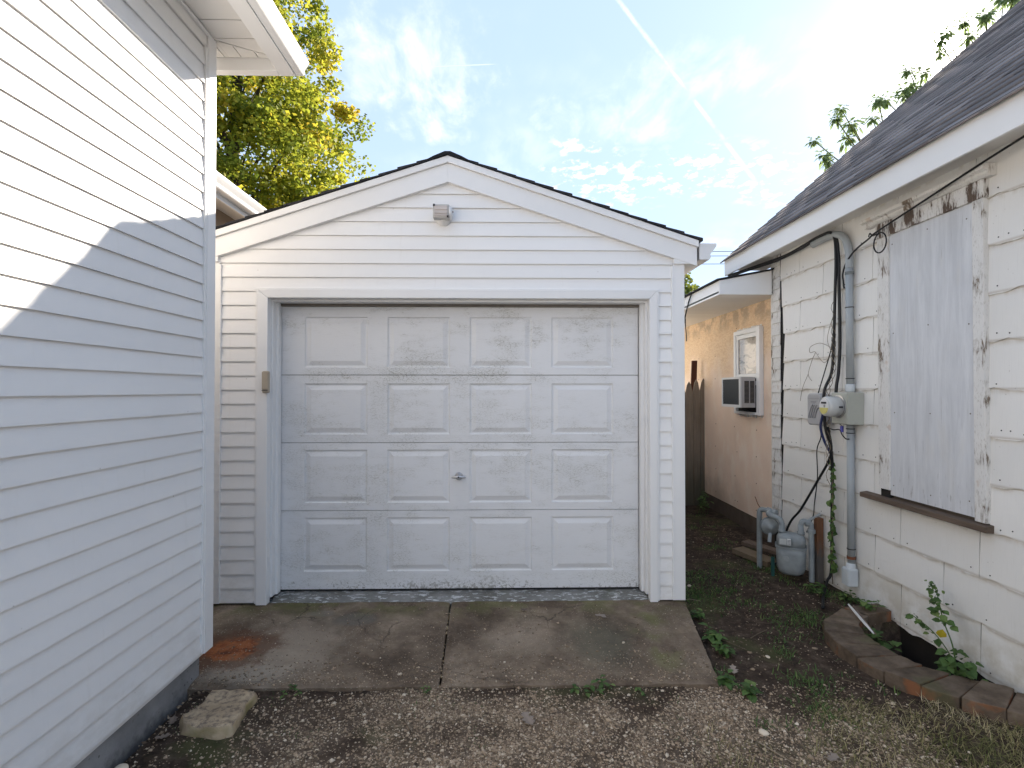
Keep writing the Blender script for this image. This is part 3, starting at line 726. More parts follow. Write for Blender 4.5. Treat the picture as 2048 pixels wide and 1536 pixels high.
def gutter(x, z, s, y0, y1, d_=.115, h=.095):
    """K-style gutter, back at x, opening up, projecting s*X"""
    pr = [(0, 0), (d_ * .58, 0), (d_ * .66, h * .10), (d_ * .64, h * .34), (d_ * .80, h * .55), (d_ * .92, h * .72), (d_, h * .86), (d_, h), (d_ * .93, h), (d_ * .90, h * .9), (d_ * .55, h * .2), (.006, h * .12), (.006, h), (0, h)]
    m = MB(); n = len(pr); P = [(x + s * u, z + v) for u, v in pr]
    vs = [(u, y0, v) for u, v in P] + [(u, y1, v) for u, v in P]
    m.add(vs, [(i, (i + 1) % n, n + (i + 1) % n, n + i) for i in range(n)])
    for yy, e in ((y0, -1), (y1, 1)):
        m.prism([P[i] for i in range(9)] + [P[13]], 'y', yy - .001, yy + .001)
    return m
gutter(1.438, 2.548, 1, FY - .002, 9.4, .125, .118).build('gutter', GUTT, gar)
gutter(-2.212, 2.548, -1, FY - .002, 9.4, .125, .118).build('gutter', GUTT, gar)

# things on the garage
fl = thing('flood_light', 'small aged rectangular flood light on the garage gable', 'light', (-.43, 3.82, 2.82))
m = MB(); m.box(-.487, -.372, 3.735, 3.80, 2.820, 2.918); m.build('housing', LAMPM, fl, bevel=.006)
m = MB(); m.box(-.474, -.384, 3.729, 3.736, 2.832, 2.906); m.build('lens', LENS, fl, bevel=.002)
for zz in (2.849, 2.876): 
    m = MB(); m.box(-.472, -.386, 3.724, 3.730, zz, zz + .008); m.build('lens_rib', LENS, fl)
for xx, zz in ((-.485, 2.903), (-.388, 2.822)):
    m = MB(); m.box(xx, xx + .013, 3.728, 3.736, zz, zz + .014); m.build('corroded_corner', LAMPD, fl)
m = MB(); m.lathe([(.049, 0), (.049, .006), (.030, .020), (.008, .022)], (-.371, 3.775, 2.868), (1, 0, 0), 24); m.build('end_cap', TRIM, fl, smooth=True)
m = MB(); m.lathe([(.005, 0), (.005, .006)], (-.350, 3.760, 2.870), (1, 0, 0), 8); m.build('screw', RUST, fl)
m = MB(); m.lathe([(.05, 0), (.05, .02), (.03, .03), (.022, .06)], (-.42, 3.84, 2.838), (0, -1, 0), 20); m.build('wall_mount', TRIM, fl, smooth=True)
kp = thing('door_keypad', 'narrow beige keypad on the garage door casing', 'keypad', (-1.68, 3.80, 1.58))
m = MB(); m.box(-1.700, -1.652, 3.775, 3.810, 1.578, 1.735); m.build('body', BEIGE, kp, bevel=.010)
m = MB(); m.box(-1.697, -1.655, 3.771, 3.776, 1.605, 1.728); m.build('cover', BEIGE, kp, bevel=.002)
m = MB(); m.box(-1.697, -1.655, 3.770, 3.7745, 1.596, 1.600); m.build('cover_seam', INK, kp)

# ---------------------------------------------------------------- house on the left
LX = -1.66
hl = thing('white_house', 'white vinyl sided house wall with eave and gutter beside the garage', 'house', (-4, 0, 0))
m = MB(); m.box(-8, LX - .002, -4, 3.03, .13, 3.60); m.build('wall_core', CORE, hl)
m = MB(); m.box(-8, LX - .028, -4, 3.0, -.4, .152); m.build('foundation', FOUND, hl)
z = .156; k = 0
while z < 3.50:
    plank_x(MB(), LX, -4, 2.972, z, min(E4, 3.515 - z), .0115).build('siding_plank', VINYL, hl); z += E4; k += 1
m = MB(); m.box(LX - .06, LX + .021, 2.966, 3.052, .142, 3.60); m.build('corner_post', TRIM, hl, bevel=.003)
m = MB(); m.box(LX, LX + .018, 2.950, 2.9655, .15, 3.515); m.build('channel', TRIM, hl, bevel=.002)
m = MB(); m.box(LX, LX + .012, -4, 2.965, 3.515, 3.60); m.build('frieze', SOFF, hl, bevel=.002)
m = MB(); m.box(LX + .013, LX + .030, -4, 2.965, 3.578, 3.592); m.build('channel', TRIM, hl, bevel=.002)
SZ = 3.60; SX = -1.365; EY = 3.245
# soffit panels: cross panels along the wall, mitred return at the corner
def soff(poly): 
    m = MB(); m.prism(poly, 'z', SZ, SZ + .01); m.build('soffit_panel', SOFF, hl)
    return m
y = -2.0; pw = .152
while y < 2.9:
    soff([(LX, y), (SX, y), (SX, y + pw - .006), (LX, y + pw - .006)]); y += pw
y0 = y                                   # diagonal from (LX, y0) to (SX, EY-.07)
dg = lambda x: y0 + (x - LX) / (SX - LX) * (EY - .07 - y0)
dgx = lambda yy: LX + (yy - y0) / (EY - .07 - y0) * (SX - LX)
yy = y0
while yy < EY - .075:
    a, b = yy, min(yy + pw - .006, EY - .072)
    soff([(dgx(a) + .006, a), (SX, a), (SX, b), (min(dgx(b) + .006, SX - .001), b)]); yy += pw
xx = LX - .30
while xx < SX - .01:
    a, b = xx, min(xx + .094, SX - .004)
    ds = lambda q: max(dg(q) + .008, 3.0545 if q < LX + .022 else 0)
    if a < LX + .022 < b: soff([(a, ds(a)), (LX + .0215, ds(a)), (LX + .0215, EY - .06), (a, EY - .06)]); a = LX + .0222
    soff([(a, ds(a)), (b, ds(b)), (b, EY - .06), (a, EY - .06)])
    xx += .10
m = MB(); m.tube([(LX + .02, y0 + .015, SZ - .001), (SX - .005, EY - .072, SZ - .001)], .003, 5); m.build('mitre_seam', SOFF, hl)
m = MB(); m.box(-3.2, SX + .02, -4, EY, SZ + .012, SZ + .02); m.build('soffit_backing', DKRECESS, hl)
# eave box: dropped fascia with wide underside
m = MB(); m.box(SX + .01, -1.262, -4, EY, 3.525, 3.70); m.build('fascia', TRIM, hl, bevel=.002)
m = MB(); m.box(LX - .7, SX + .008, EY - .055, EY, 3.525, 3.70); m.build('end_fascia', TRIM, hl, bevel=.002)
m = MB(); m.box(SX - .012, SX + .006, -4, EY - .058, 3.585, 3.599); m.build('channel', TRIM, hl)
gutter(-1.260, 3.53, 1, -4, EY + .004, .075, .085).build('gutter', GUTT, hl)
m = MB(); m.prism([(-1.24, 3.64), (-1.24, 3.67), (-4.9, 5.5), (-8.6, 3.67), (-8.6, 3.6), (-4.9, 5.42)], 'y', -4.2, EY + .02); m.build('roof', SHINGB, hl)
# set-back rear wing with its own eave
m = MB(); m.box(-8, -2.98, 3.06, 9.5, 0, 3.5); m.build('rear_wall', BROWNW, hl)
m = MB(); m.box(-2.98, -2.72, 3.06, 9.5, 3.50, 3.52); m.build('rear_soffit', SOFF, hl)
m = MB(); m.box(-2.72, -2.695, 3.06, 9.5, 3.42, 3.60); m.build('rear_fascia', TRIM, hl, bevel=.002)
gutter(-2.694, 3.47, 1, 3.06, 9.5, .12, .11).build('gutter', GUTT, hl)
m = MB(); m.prism([(-2.66, 3.59), (-2.66, 3.62), (-5.4, 4.9), (-8.2, 3.62), (-8.2, 3.56), (-5.4, 4.84)], 'y', 3.3, 9.6); m.build('rear_roof', SHINGB, hl)

# ---------------------------------------------------------------- old house on the right
WX = 2.75
hr = thing('old_house', 'old white shingle sided house with boarded window and peach rear addition', 'house', (5, 3, 0))
m = MB(); m.box(WX + .012, 7.4, -3, 5.30, -.03, 3.0); wall = m.build('wall', SHEATH, hr)
m = MB(); m.box(WX + .02, 7.4, -3, 5.30, -.6, -.031); m.build('foundation', DKRECESS, hr)  # near-black colour puts the shade down the window well into this wall
m = MB(); m.prism([(2.80, 3.0), (7.4, 3.0), (7.4, 3.1), (6.4, 6.30), (2.80, 3.12)], 'y', 5.2, 5.30); m.build('gable_wall', ASB, hr)
zl = [-.03] + [.255 + .2695 * k for k in range(11)]
wy0, wy1, wz0, wz1 = 2.925, 3.768, .84, 2.86
def wave(y, ph): return .009 * math.sin(2 * math.pi * y / .30 + ph) + .004 * math.sin(2 * math.pi * y / .131 + ph * 2)
def torn(z_): return 5.148 - float(np.interp(z_, [.4, .75, 1.2, 1.7, 2.15, 2.35, 2.6], [.002, .016, .026, .040, .060, .040, .004]))
def shingle(ya, yb, za, zb, ph, ragged=False, flat=False):
    n = max(3, int((yb - ya) / .035)); vs = []
    ys = [ya + (yb - ya) * i / n for i in range(n + 1)]
    xb, xt = WX - .0, WX + .010
    lo = [za + (0 if flat else wave(y, ph)) for y in ys]
    for y, zz in zip(ys, lo): vs.append((xb, y, zz))
    for y in ys: vs.append((xt, y, zb))
    for y, zz in zip(ys, lo): vs.append((xb + .008, y, zz))
    k = n + 1
    if ragged:
        for i_, z_ in ((n, za), (k + n, zb), (2 * k + n, za)): vs[i_] = (vs[i_][0], torn(z_) + (random.uniform(-.014, .010) if .6 < z_ < 2.5 else 0), vs[i_][2])
    fs = [(i + 1, i, k + i, k + i + 1) for i in range(n)] + [(i, i + 1, 2 * k + i + 1, 2 * k + i) for i in range(n)] + [(0, 2 * k, k), (n, k + n, 2 * k + n)]
    m = MB(); m.add(vs, fs); return m.build('siding_shingle', ASB, wall)
nails = MB()
for r in range(len(zl) - 1):
    za, zb = zl[r], zl[r + 1]; zt = min(zb + .012, 2.985)
    off = 2.999 if r % 2 == 0 else 3.251 + .0
    start = off - .604 * 10; y = start
    while y < 5.08:
        ya, yb = y + .0025, y + .604 - .0025; y += .604
        rag = yb > 5.06
        if rag: yb = 5.10
        if yb - ya < .05: continue
        segs = [(ya, yb)]
        if zb > wz0 - .02 and za < wz1 - .05:
            lo_, hi_ = wy0 + .004, wy1 - .004
            segs = []
            if ya < lo_: segs.append((ya, min(yb, lo_)))
            if yb > hi_: segs.append((max(ya, hi_), yb))
            if za < wz0 - .03 and zb > wz0:
                pass
        ph = r * 1.7
        for (a, b) in segs:
            if b - a < .02: continue
            shingle(a, b, za, zt, ph, rag and b == yb)
            for q in (.06, (b - a) * .5, (b - a) - .06):
                if random.random() < .85 and b - a > .2:
                    nails.lathe([(.0042, 0), (.0042, .002)], (WX + .001, a + q + random.uniform(-.02, .02), za + .035 + random.uniform(-.006, .01)), (-1, 0, 0), 6)
        if zb > wz0 and za < wz0 - .03:      # strip under the sill, over the cut-out
            a, b = max(ya, wy0 + .005), min(yb, wy1 - .005)
            if b - a > .03: shingle(a, b, za, wz0 - .01, ph)
        if zb > wz1 and za < wz1 - .05:
            a, b = max(ya, wy0 + .005), min(yb, wy1 - .005)
            if b - a > .03: shingle(a, b, wz1, zt, 0, flat=True)
nails.build('nails', INK, wall, kind='stuff')
# torn corner: tar paper and narrow old clapboards
m = MB(); m.box(WX + .0105, WX + .0118, 5.04, 5.30, .05, 2.98); m.build('tar_paper', TAR, hr)
z = .20
while z < 2.86:
    h = .115 + random.uniform(-.006, .006); wdt = 5.150 + random.uniform(-.008, .004)
    m = MB(); plank_x(m, WX + .004, wdt, 5.302, z, h, .012, -1); m.build('clapboard', PEEL, hr); z += h
m = MB(); m.box(WX - .002, WX + .01, 5.302, 5.325, .15, 2.93); m.build('corner_trim', PEEL, hr)
# eave
EX = 2.50
m = MB(); m.box(EX, EX + .022, -3, 5.86, 2.876, 3.046); m.build('fascia', TRIM, hr, bevel=.003)
m = MB(); m.box(EX + .022, WX + .02, -3, 5.30, 2.945, 2.955); m.build('soffit', SOFF, hr)
m = MB(); m.box(EX + .022, WX + .2, 5.30, 5.86, 2.94, 2.955); m.build('rake_soffit', SOFF, hr)
rs = .872; RIDGE = 6.45
def rz(x): return 3.046 + (x - EX) * rs
m = MB(); m.prism([(EX + .004, 3.047), (RIDGE, rz(RIDGE)), (9.6, rz(RIDGE) - 3.15 * rs), (9.6, rz(RIDGE) - 3.15 * rs - .04), (RIDGE, rz(RIDGE) - .04), (EX + .06, 3.047)], 'y', -3, 5.87); m.build('roof_deck', TAR, hr)
m = MB(); m.prism([(EX + .03, 3.05), (EX + .03, 2.91), (RIDGE, rz(RIDGE) - .20), (RIDGE, rz(RIDGE) - .045)], 'y', 5.86, 5.885); m.build('rake_board', TRIM, hr)
tabs = []; tones = []
ca, sa = 1 / math.hypot(1, rs), rs / math.hypot(1, rs); Ls = (RIDGE - EX) / ca + .04; exps = .142
V = []; row = 0; s_ = -.035
while s_ < Ls - .05:
    y = -3 + (row % 2) * .16 + random.uniform(-.03, .03) - .3
    base = random.uniform(.25, .6)
    while y < 5.88:
        yb = min(y + .33, 5.90 + random.uniform(-.012, .006)); dn = random.uniform(-.006, .006)
        l0, l1 = s_ + dn, min(s_ + exps + .02, Ls); th = .010 + random.uniform(0, .003)
        def P(l, h, yy): return (EX + l * ca - h * sa, yy, 3.052 + l * sa + h * ca)
        a = max(y, -3)
        if yb > a + .01:
            V.append([P(l0, .0, a + .003), P(l0, 0, yb - .003), P(l1, -.002, yb - .003), P(l1, -.002, a + .003), P(l0, th, a + .003), P(l0, th, yb - .003), P(l1, .004, yb - .003), P(l1, .004, a + .003)])
            tones.append(min(1, max(0, base + random.uniform(-.35, .4))))
        y += .33
    s_ += exps; row += 1
bulk('roof_shingles', SHING, np.array(V), [(3, 2, 1, 0), (4, 5, 6, 7), (0, 1, 5, 4), (1, 2, 6, 5), (2, 3, 7, 6), (3, 0, 4, 7)], np.array(tones), hr, 'stuff')
m = MB(); m.box(EX - .012, EX + .02, -3, 5.88, 3.047, 3.058, .2); m.build('drip_edge', SHINGB, hr)
# boarded window
m = MB(); m.box(WX - .014, WX + .008, 2.985, 3.668, .862, 2.70); wb = m.build('window_board', BOARD, hr, bevel=.002)
for yy_ in (3.03, 3.33, 3.63):
    for zz_ in (.93, 1.45, 2.0, 2.62):
        m = MB(); m.lathe([(.0045, 0), (.0045, .0015)], (WX - .014, yy_ + random.uniform(-.012, .012), zz_ + random.uniform(-.02, .02)), (-1, 0, 0), 8); m.build('screw_head', SEAL, wb)
m = MB(); m.box(WX - .026, WX + .010, 2.925, 2.996, .846, 2.742); m.build('side_casing', PEEL, hr, bevel=.003)
m = MB(); m.box(WX - .026, WX + .010, 3.660, 3.768, .895, 2.742); m.build('side_casing', PEEL, hr, bevel=.003)
m = MB(); m.box(WX - .012, WX + .010, 3.672, 3.764, .840, .894); m.build('rotten_end', TAR, hr)
m = MB(); m.box(WX - .032, WX + .010, 2.915, 3.775, 2.690, 2.795); m.build('head_casing', PEELH, hr, bevel=.003)
m = MB(); m.prism([(WX + .010, 2.796), (WX - .035, 2.796), (WX - .050, 2.812), (WX - .050, 2.826), (WX - .072, 2.836), (WX - .075, 2.858), (WX + .010, 2.866)], 'y', 2.868, 3.882); m.build('head_moulding', PEEL, hr, bevel=.002)
m = MB(); m.prism([(WX + .010, .842), (WX - .052, .834), (WX - .052, .800), (WX + .010, .796)], 'y', 2.903, 3.935); m.build('window_sill', SILLW, hr, bevel=.003)

# peach addition behind
AX = 2.86
m = MB(); m.box(AX + .014, 7.2, 5.302, 9.2, -.4, 2.75); aw = m.build('addition_wall', TAR, hr)
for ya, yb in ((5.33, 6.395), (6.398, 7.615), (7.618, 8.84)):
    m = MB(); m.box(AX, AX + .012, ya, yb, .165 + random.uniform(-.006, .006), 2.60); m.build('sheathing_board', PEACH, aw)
m = MB(); m.box(AX + .008, AX + .013, 5.31, 9.2, -.3, .16); m.build('foundation', DKSOIL2, aw)
nm = MB()
for yy in (5.36, 5.88, 6.37, 6.42, 7.0, 7.59):
    zz = .25
    while zz < 2.5:
        if random.random() < .8: nm.lathe([(.007, 0), (.007, .002)], (AX, yy + random.uniform(-.015, .015), zz), (-1, 0, 0), 6)
        zz += .3
nm.build('nails', RUST, aw, kind='stuff')
y = 5.30; 
while y < 8.9:
    m = MB(); m.box(2.222, AX + .01, y, y + .098, 2.575, 2.583); m.build('soffit_panel', SOFF, hr); y += .102
m = MB(); m.box(2.20, AX, 5.30, 8.9, 2.5835, 2.60); m.build('soffit_backing', TAR, hr)
m = MB(); m.box(2.20, 2.221, 5.30, 8.9, 2.565, 2.706); m.build('addition_fascia', TRIM, hr, bevel=.002)
m = MB(); m.prism([(2.20, 2.565), (2.735, 2.565), (2.735, 2.81), (2.20, 2.706)], 'y', 5.278, 5.299); m.build('end_fascia', TRIM, hr, bevel=.002)
m = MB(); m.prism([(2.17, 2.708), (2.17, 2.722), (7.2, 3.65), (7.2, 3.62)], 'y', 5.26, 8.95, .3); m.build('addition_roof', SHINGB, hr)
# window of the addition
wy, wY, wz, wZ = 5.70, 6.36, 1.33, 2.30
win = MB().box(AX - .006, AX - .001, wy + .02, wY - .02, wz, wZ).build('window', TAR, hr)
def fr(name, ya, yb, za, zb, d0=.0, d1=.035, mt=TRIM):
    m = MB(); m.box(AX - d1, AX - d0, ya, yb, za, zb); return m.build(name, mt, win, bevel=.003)
fr('frame', wy, wy + .075, wz - .01, wZ, .001, .05); fr('frame', wY - .05, wY, wz - .01, wZ, .001, .04)
fr('frame', wy + .075, wY - .05, wZ - .05, wZ, .001, .045); fr('frame', wy + .075, wY - .05, wz - .01, wz + .02, .001, .06)
fr('sash', wy + .076, wy + .12, 1.78, wZ - .051, .008, .028); fr('sash', wY - .09, wY - .051, 1.78, wZ - .051, .008, .028)
fr('sash', wy + .12, wY - .09, wZ - .10, wZ - .051, .008, .028); fr('sash', wy + .076, wY - .051, 1.73, 1.785, .008, .032)
fr('pane', wy + .12, wY - .09, 1.785, wZ - .10, .008, .014, GLASS)
fr('sash', wy + .076, wY - .051, 1.655, 1.70, .008, .022)
m = MB()
for k in range(12): 
    yy = wy + .03 + k * .052; m.box(AX - .012, AX - .001, yy, yy + .026, wZ + .001, wZ + .022 + random.uniform(-.006, .006))
m.build('nail_fin', TRIM, win)
m = MB()
for k in range(9):
    yy = wy + .02 + k * .066; m.box(AX - .012, AX - .001, yy, yy + .03, wz - .035 + random.uniform(-.008, .008), wz - .0105)
m.build('nail_fin', PEEL, win)

# air conditioner in that window
ac = thing('air_conditioner', 'window air conditioner with dark rear grille in the peach wall', 'air conditioner', (2.75, 6.0, 1.40))
X0, Ya, Yb, Za, Zb = 2.635, 5.775, 6.255, 1.405, 1.745
m = MB(); m.box(X0 + .012, AX - .055, Ya, Yb, Za, Zb); m.build('case', ACG, ac, bevel=.006)
m = MB(); m.box(X0 + .003, X0 + .011, Ya + .02, Yb - .02, Za + .02, Zb - .02); m.build('coil', ACD, ac)
for k in range(15):
    zz = Za + .03 + k * .0195; m = MB(); m.box(X0 - .001, X0 + .003, Ya + .02, Yb - .02, zz, zz + .005); m.build('fin', ACD, ac)
for a, b, c_, d_ in ((Ya, Yb, Zb - .022, Zb), (Ya, Yb, Za, Za + .03), (Ya, Ya + .025, Za + .03, Zb - .022), (Yb - .025, Yb, Za + .03, Zb - .022)):
    m = MB(); m.box(X0 - .006, X0 + .012, a, b, c_, d_); m.build('rear_frame', ACW, ac)
for xa, xb in ((X0 + .045, X0 + .095), (X0 + .108, X0 + .155)):
    m = MB(); m.box(xa, xb, Ya - .002, Ya + .001, Za + .05, Zb - .045); m.build('side_vent', INK, ac)
    for k in range(17):
        zz = Za + .055 + k * .014; m = MB(); m.box(xa, xb, Ya - .006, Ya - .002, zz, zz + .005); m.build('louvre', SEAL, ac)

# ---------------------------------------------------------------- fence, boards
fen = thing('picket_fence', 'weathered wooden picket fence closing the gap behind the garage', 'fence', (2.1, 7.4, 0))
x = 1.36
while x < 2.82:
    wd = random.uniform(.088, .104); zt = 1.74 + random.uniform(-.03, .03); t_ = random.uniform(-.004, .004)
    m = MB(); m.prism([(x, -.05), (x + wd, -.05), (x + wd + t_, zt - .16), (x + wd * .78 + t_, zt - .05), (x + wd * .5 + t_, zt), (x + wd * .22 + t_, zt - .05), (x + t_, zt - .16)], 'y', 7.39 + random.uniform(-.006, .006), 7.412)
    m.build('picket', FENCE, fen, bevel=.002); x += wd + .006
for zz in (.35, 1.35):
    m = MB(); m.box(1.34, 2.84, 7.42, 7.46, zz, zz + .09); m.build('rail', FENCE, fen)
rb = MB(); rb.hexa([(2.80, 7.49, 0), (2.90, 7.49, 0), (2.90, 7.52, 0), (2.80, 7.52, 0), (2.80, 7.49, 2.02), (2.875, 7.49, 2.02), (2.875, 7.52, 2.02), (2.80, 7.52, 2.02)])
# the board must clear the peach wall
rb.v = [(x - .075 if zz > 1 else x - .16, y, zz) for x, y, zz in rb.v]
tag(rb.build('leaning_board', REDW, bevel=.002), 'dark reddish brown board standing up behind the picket fence', 'board')
pk = MB(); pk.hexa([(2.28, 5.20, -.015), (2.42, 5.26, -.015), (2.56, 4.86, -.015), (2.42, 4.78, -.015), (2.28, 5.20, .035), (2.42, 5.26, .035), (2.56, 4.86, .03), (2.42, 4.78, .03)])
tag(pk.build('plank', PLANKW, bevel=.003), 'flat tan plank lying on soil beside the gas meter', 'plank')
pk = MB(); pk.hexa([(2.42, 5.30, .037), (2.52, 5.36, .037), (2.70, 4.98, .037), (2.62, 4.93, .037), (2.42, 5.30, .072), (2.52, 5.36, .075), (2.70, 4.98, .07), (2.62, 4.93, .068)])
tag(pk.build('plank', SILLW, bevel=.003), 'short dark plank on top of the flat tan plank', 'plank')

# ---------------------------------------------------------------- services on the old house wall
cd = thing('electric_conduit', 'grey electrical conduit with curved top running down the shingle wall', 'conduit', (2.70, 4.06, .1))
CX, CY = 2.712, 4.055
m = MB(); m.tube(cr([(CX - .02, 4.50, 2.855), (CX - .005, 4.34, 2.868), (CX, 4.20, 2.855), (CX, 4.10, 2.79), (CX, CY, 2.66), (CX, CY, 2.55)], 8), .028, 16); m.build('bend', COND, cd, smooth=True)
m = MB(); m.tube([(CX, CY, 2.56), (CX, CY, 1.60)], .027, 16); m.build('pipe', COND, cd, smooth=True)
m = MB(); m.tube([(CX, CY, 1.33), (CX, CY, .25)], .027, 16); m.build('pipe', COND, cd, smooth=True)
m = MB(); m.lathe([(.030, 0), (.034, .01), (.034, .05), (.029, .06)], (CX, CY, 1.585), (0, 0, 1), 16); m.build('hub', CONDL, cd, smooth=True)
for zz, mt, hh in ((2.50, GASD, .022), (2.24, BLACK, .006), (1.685, BLACK, .006), (1.295, BLACK, .006), (1.262, BLACK, .006), (.365, BLACK, .006), (.290, RUST, .022)):
    m = MB(); m.lathe([(.0285, 0), (.031, .001), (.031, hh), (.0285, hh + .001)], (CX, CY, zz), (0, 0, 1), 16); m.box(CX - .004, WX + .001, CY + .026, CY + .045, zz + .001, zz + hh - .001); m.build('strap', mt, cd)
m = MB(); m.lathe([(.028, 0), (.036, .012), (.038, .12), (.033, .15), (.030, .165)], (CX - .004, CY, .095), (0, 0, 1), 16); m.build('fitting_neck', CONDL, cd, smooth=True)
m = MB(); m.box(CX - .050, CX + .030, CY - .042, CY + .042, .085, .225); m.build('fitting_body', CONDL, cd, bevel=.012)
m = MB(); m.box(CX - .054, CX - .0505, CY - .036, CY + .036, .095, .215); m.build('fitting_cover', CONDL, cd, bevel=.001)

em = thing('electric_meter', 'round glass electric meter on a beige box, joined to the conduit', 'meter', (2.69, 4.05, 1.34))
m = MB(); m.box(2.628, WX + .002, 3.955, 4.150, 1.335, 1.580); m.build('box', BOXG, em, bevel=.005)
m = MB(); m.box(2.622, 2.6275, 3.960, 4.145, 1.340, 1.575); m.build('cover', BOXG, em, bevel=.002)
m = MB(); m.lathe([(.088, 0), (.088, .010), (.082, .012)], (2.6215, 4.052, 1.472), (-1, 0, 0), 32); m.build('ring', STEEL, em, smooth=False)
m = MB(); m.lathe([(.079, 0), (.079, .085), (.074, .098), (.064, .104)], (2.609, 4.052, 1.472), (-1, 0, 0), 32); m.build('glass', MGLASS, em, smooth=True)
m = MB(); m.lathe([(.060, 0), (.060, .002)], (2.504, 4.052, 1.472), (-1, 0, 0), 32); m.build('dial', LABEL, em)
m = MB(); m.prism([(4.052 + .054 * math.cos(a), 1.466 + .052 * math.sin(a)) for a in np.linspace(math.pi * 1.02, math.pi * 1.98, 12)], 'x', 2.4995, 2.5015); m.build('yellow_sticker', YELL, em)
m = MB(); m.box(2.4995, 2.5015, 4.022, 4.085, 1.494, 1.508); m.build('display', INK, em)
m = MB(); m.box(2.57, 2.60, 3.9705, 3.9735, 1.462, 1.476); m.build('plate', INK, em)
m = MB(); m.lathe([(.012, 0), (.012, .0018)], (2.5035, 4.045, 1.476), (-1, 0, 0), 12); m.build('badge', PHOND, em)
m = MB(); m.box(2.655, 2.672, 4.075, 4.095, 1.270, 1.318); m.build('blue_tag', BLUET, em, bevel=.003)
m = MB(); m.tube(cr([(2.665, 4.085, 1.318), (2.66, 4.11, 1.335)], 3), .003, 6); m.build('tag_wire', BLACK, em)

pb = thing('telephone_box', 'grey plastic utility box with slanted vents beside the electric meter', 'utility box', (2.70, 4.44, 1.30))
m = MB(); m.prism([(4.345, 1.325), (4.365, 1.302), (4.515, 1.302), (4.535, 1.325), (4.535, 1.545), (4.515, 1.572), (4.365, 1.572), (4.345, 1.545)], 'x', 2.652, 2.728); m.build('body', PHON, pb, bevel=.012)
m = MB(); m.box(2.728, WX + .002, 4.32, 4.52, 1.315, 1.56); m.build('base', PHOND, pb)
m = MB(); m.box(2.648, 2.6525, 4.362, 4.518, 1.527, 1.531); m.build('seam', PHOND, pb)
for k in range(4):
    m = MB(); yy = 4.39 + k * .030
    m.tube(cr([(2.650, yy - .030, 1.475 - (k < 1) * .02), (2.650, yy, 1.43), (2.650, yy + .028, 1.365)], 4), .006, 6); m.build('vent_rib', PHOND, pb)
m = MB(); m.box(2.648, 2.6525, 4.40, 4.475, 1.493, 1.506); m.build('embossed_mark', PHOND, pb)

# cables
def cable(pts, r, name, label, mt=BLACK, n=8, cat='cable', par=None):
    m = MB(); m.tube(cr(pts, n), r, 7); o = m.build(name, mt, par, smooth=True)
    return tag(o, label, cat) if par is None else o
cable([(2.53, 5.75, 2.855), (2.58, 5.35, 2.845), (2.66, 5.05, 2.85), (2.69, 4.7, 2.868), (2.69, 4.40, 2.89), (2.69, 4.27, 2.892), (2.70, 4.215, 2.83), (2.70, 4.20, 2.65), (2.70, 4.215, 2.35), (2.70, 4.235, 2.0), (2.685, 4.24, 1.75), (2.625, 4.24, 1.60), (2.615, 4.235, 1.45), (2.63, 4.235, 1.28), (2.68, 4.25, 1.12), (2.705, 4.27, .9), (2.708, 4.29, .5), (2.708, 4.30, .12), (2.66, 4.28, .04), (2.52, 4.10, -.005), (2.36, 3.85, .0)], .0115, 'service_cable', 'thick black vine wrapped cable from the eave down past the meter')
cable([(2.52, 5.8, 2.87), (2.60, 5.3, 2.862), (2.69, 4.9, 2.874), (2.70, 4.42, 2.905), (2.705, 4.235, 2.87), (2.715, 4.19, 2.7), (2.715, 4.185, 2.4), (2.712, 4.175, 2.0), (2.69, 4.16, 1.75), (2.67, 4.155, 1.64), (2.665, 4.155, 1.575)], .0125, 'service_cable', 'black cable dropping beside the vine into the meter box top')
cable([(2.72, 4.26, 2.12), (2.722, 4.30, 1.95), (2.722, 4.36, 1.82), (2.715, 4.43, 1.66), (2.70, 4.45, 1.572)], .0045, 'telephone_wire', 'thin black wire entering the top of the grey plastic box')
cable([(2.70, 4.43, 1.303), (2.715, 4.44, 1.2), (2.722, 4.51, 1.08), (2.722, 4.505, .85), (2.722, 4.55, .62), (2.715, 4.56, .5), (2.68, 4.60, .35)], .0045, 'telephone_wire', 'thin black wire hanging from the bottom of the grey plastic box')
cable([(2.65, 4.24, 1.30), (2.675, 4.235, 1.12), (2.67, 4.28, 1.0), (2.65, 4.40, .82), (2.62, 4.58, .56), (2.58, 4.68, .42), (2.53, 4.74, .2), (2.50, 4.76, .03), (2.40, 4.9, -.005)], .010, 'gas_bond_cable', 'black cable slanting across the wall down behind the gas meter')
cable([(2.61, 4.23, 1.42), (2.60, 4.255, 1.30), (2.635, 4.26, 1.18), (2.68, 4.25, 1.08)], .010, 'blue_cable', 'dark blue cable looping below the grey box', BLUEC)
cable([(2.66, 4.24, 1.29), (2.655, 4.17, 1.282), (2.655, 4.10, 1.288), (2.66, 4.075, 1.25), (2.68, 4.06, 1.22), (2.684, 4.03, 1.222)], .0045, 'ground_wire', 'thin black wire from below the meter box to the conduit')
L = [(2.60, 2.0, 2.96), (2.645, 2.40, 2.915), (2.665, 2.85, 2.862), (2.67, 3.3, 2.792), (2.675, 3.70, 2.728), (2.685, 3.80, 2.705), (2.69, 3.95, 2.665), (2.695, 4.06, 2.60), (2.70, 4.115, 2.52), (2.70, 4.11, 2.46), (2.69, 4.085, 2.40)]
cable(L, .0065, 'drop_wire', 'black drop wire running over the boarded window to the conduit')
lp = [(2.672, 3.665 + .062 * math.sin(a) + .0, 2.640 + .070 * math.cos(a)) for a in np.linspace(0, 2 * math.pi, 26)]
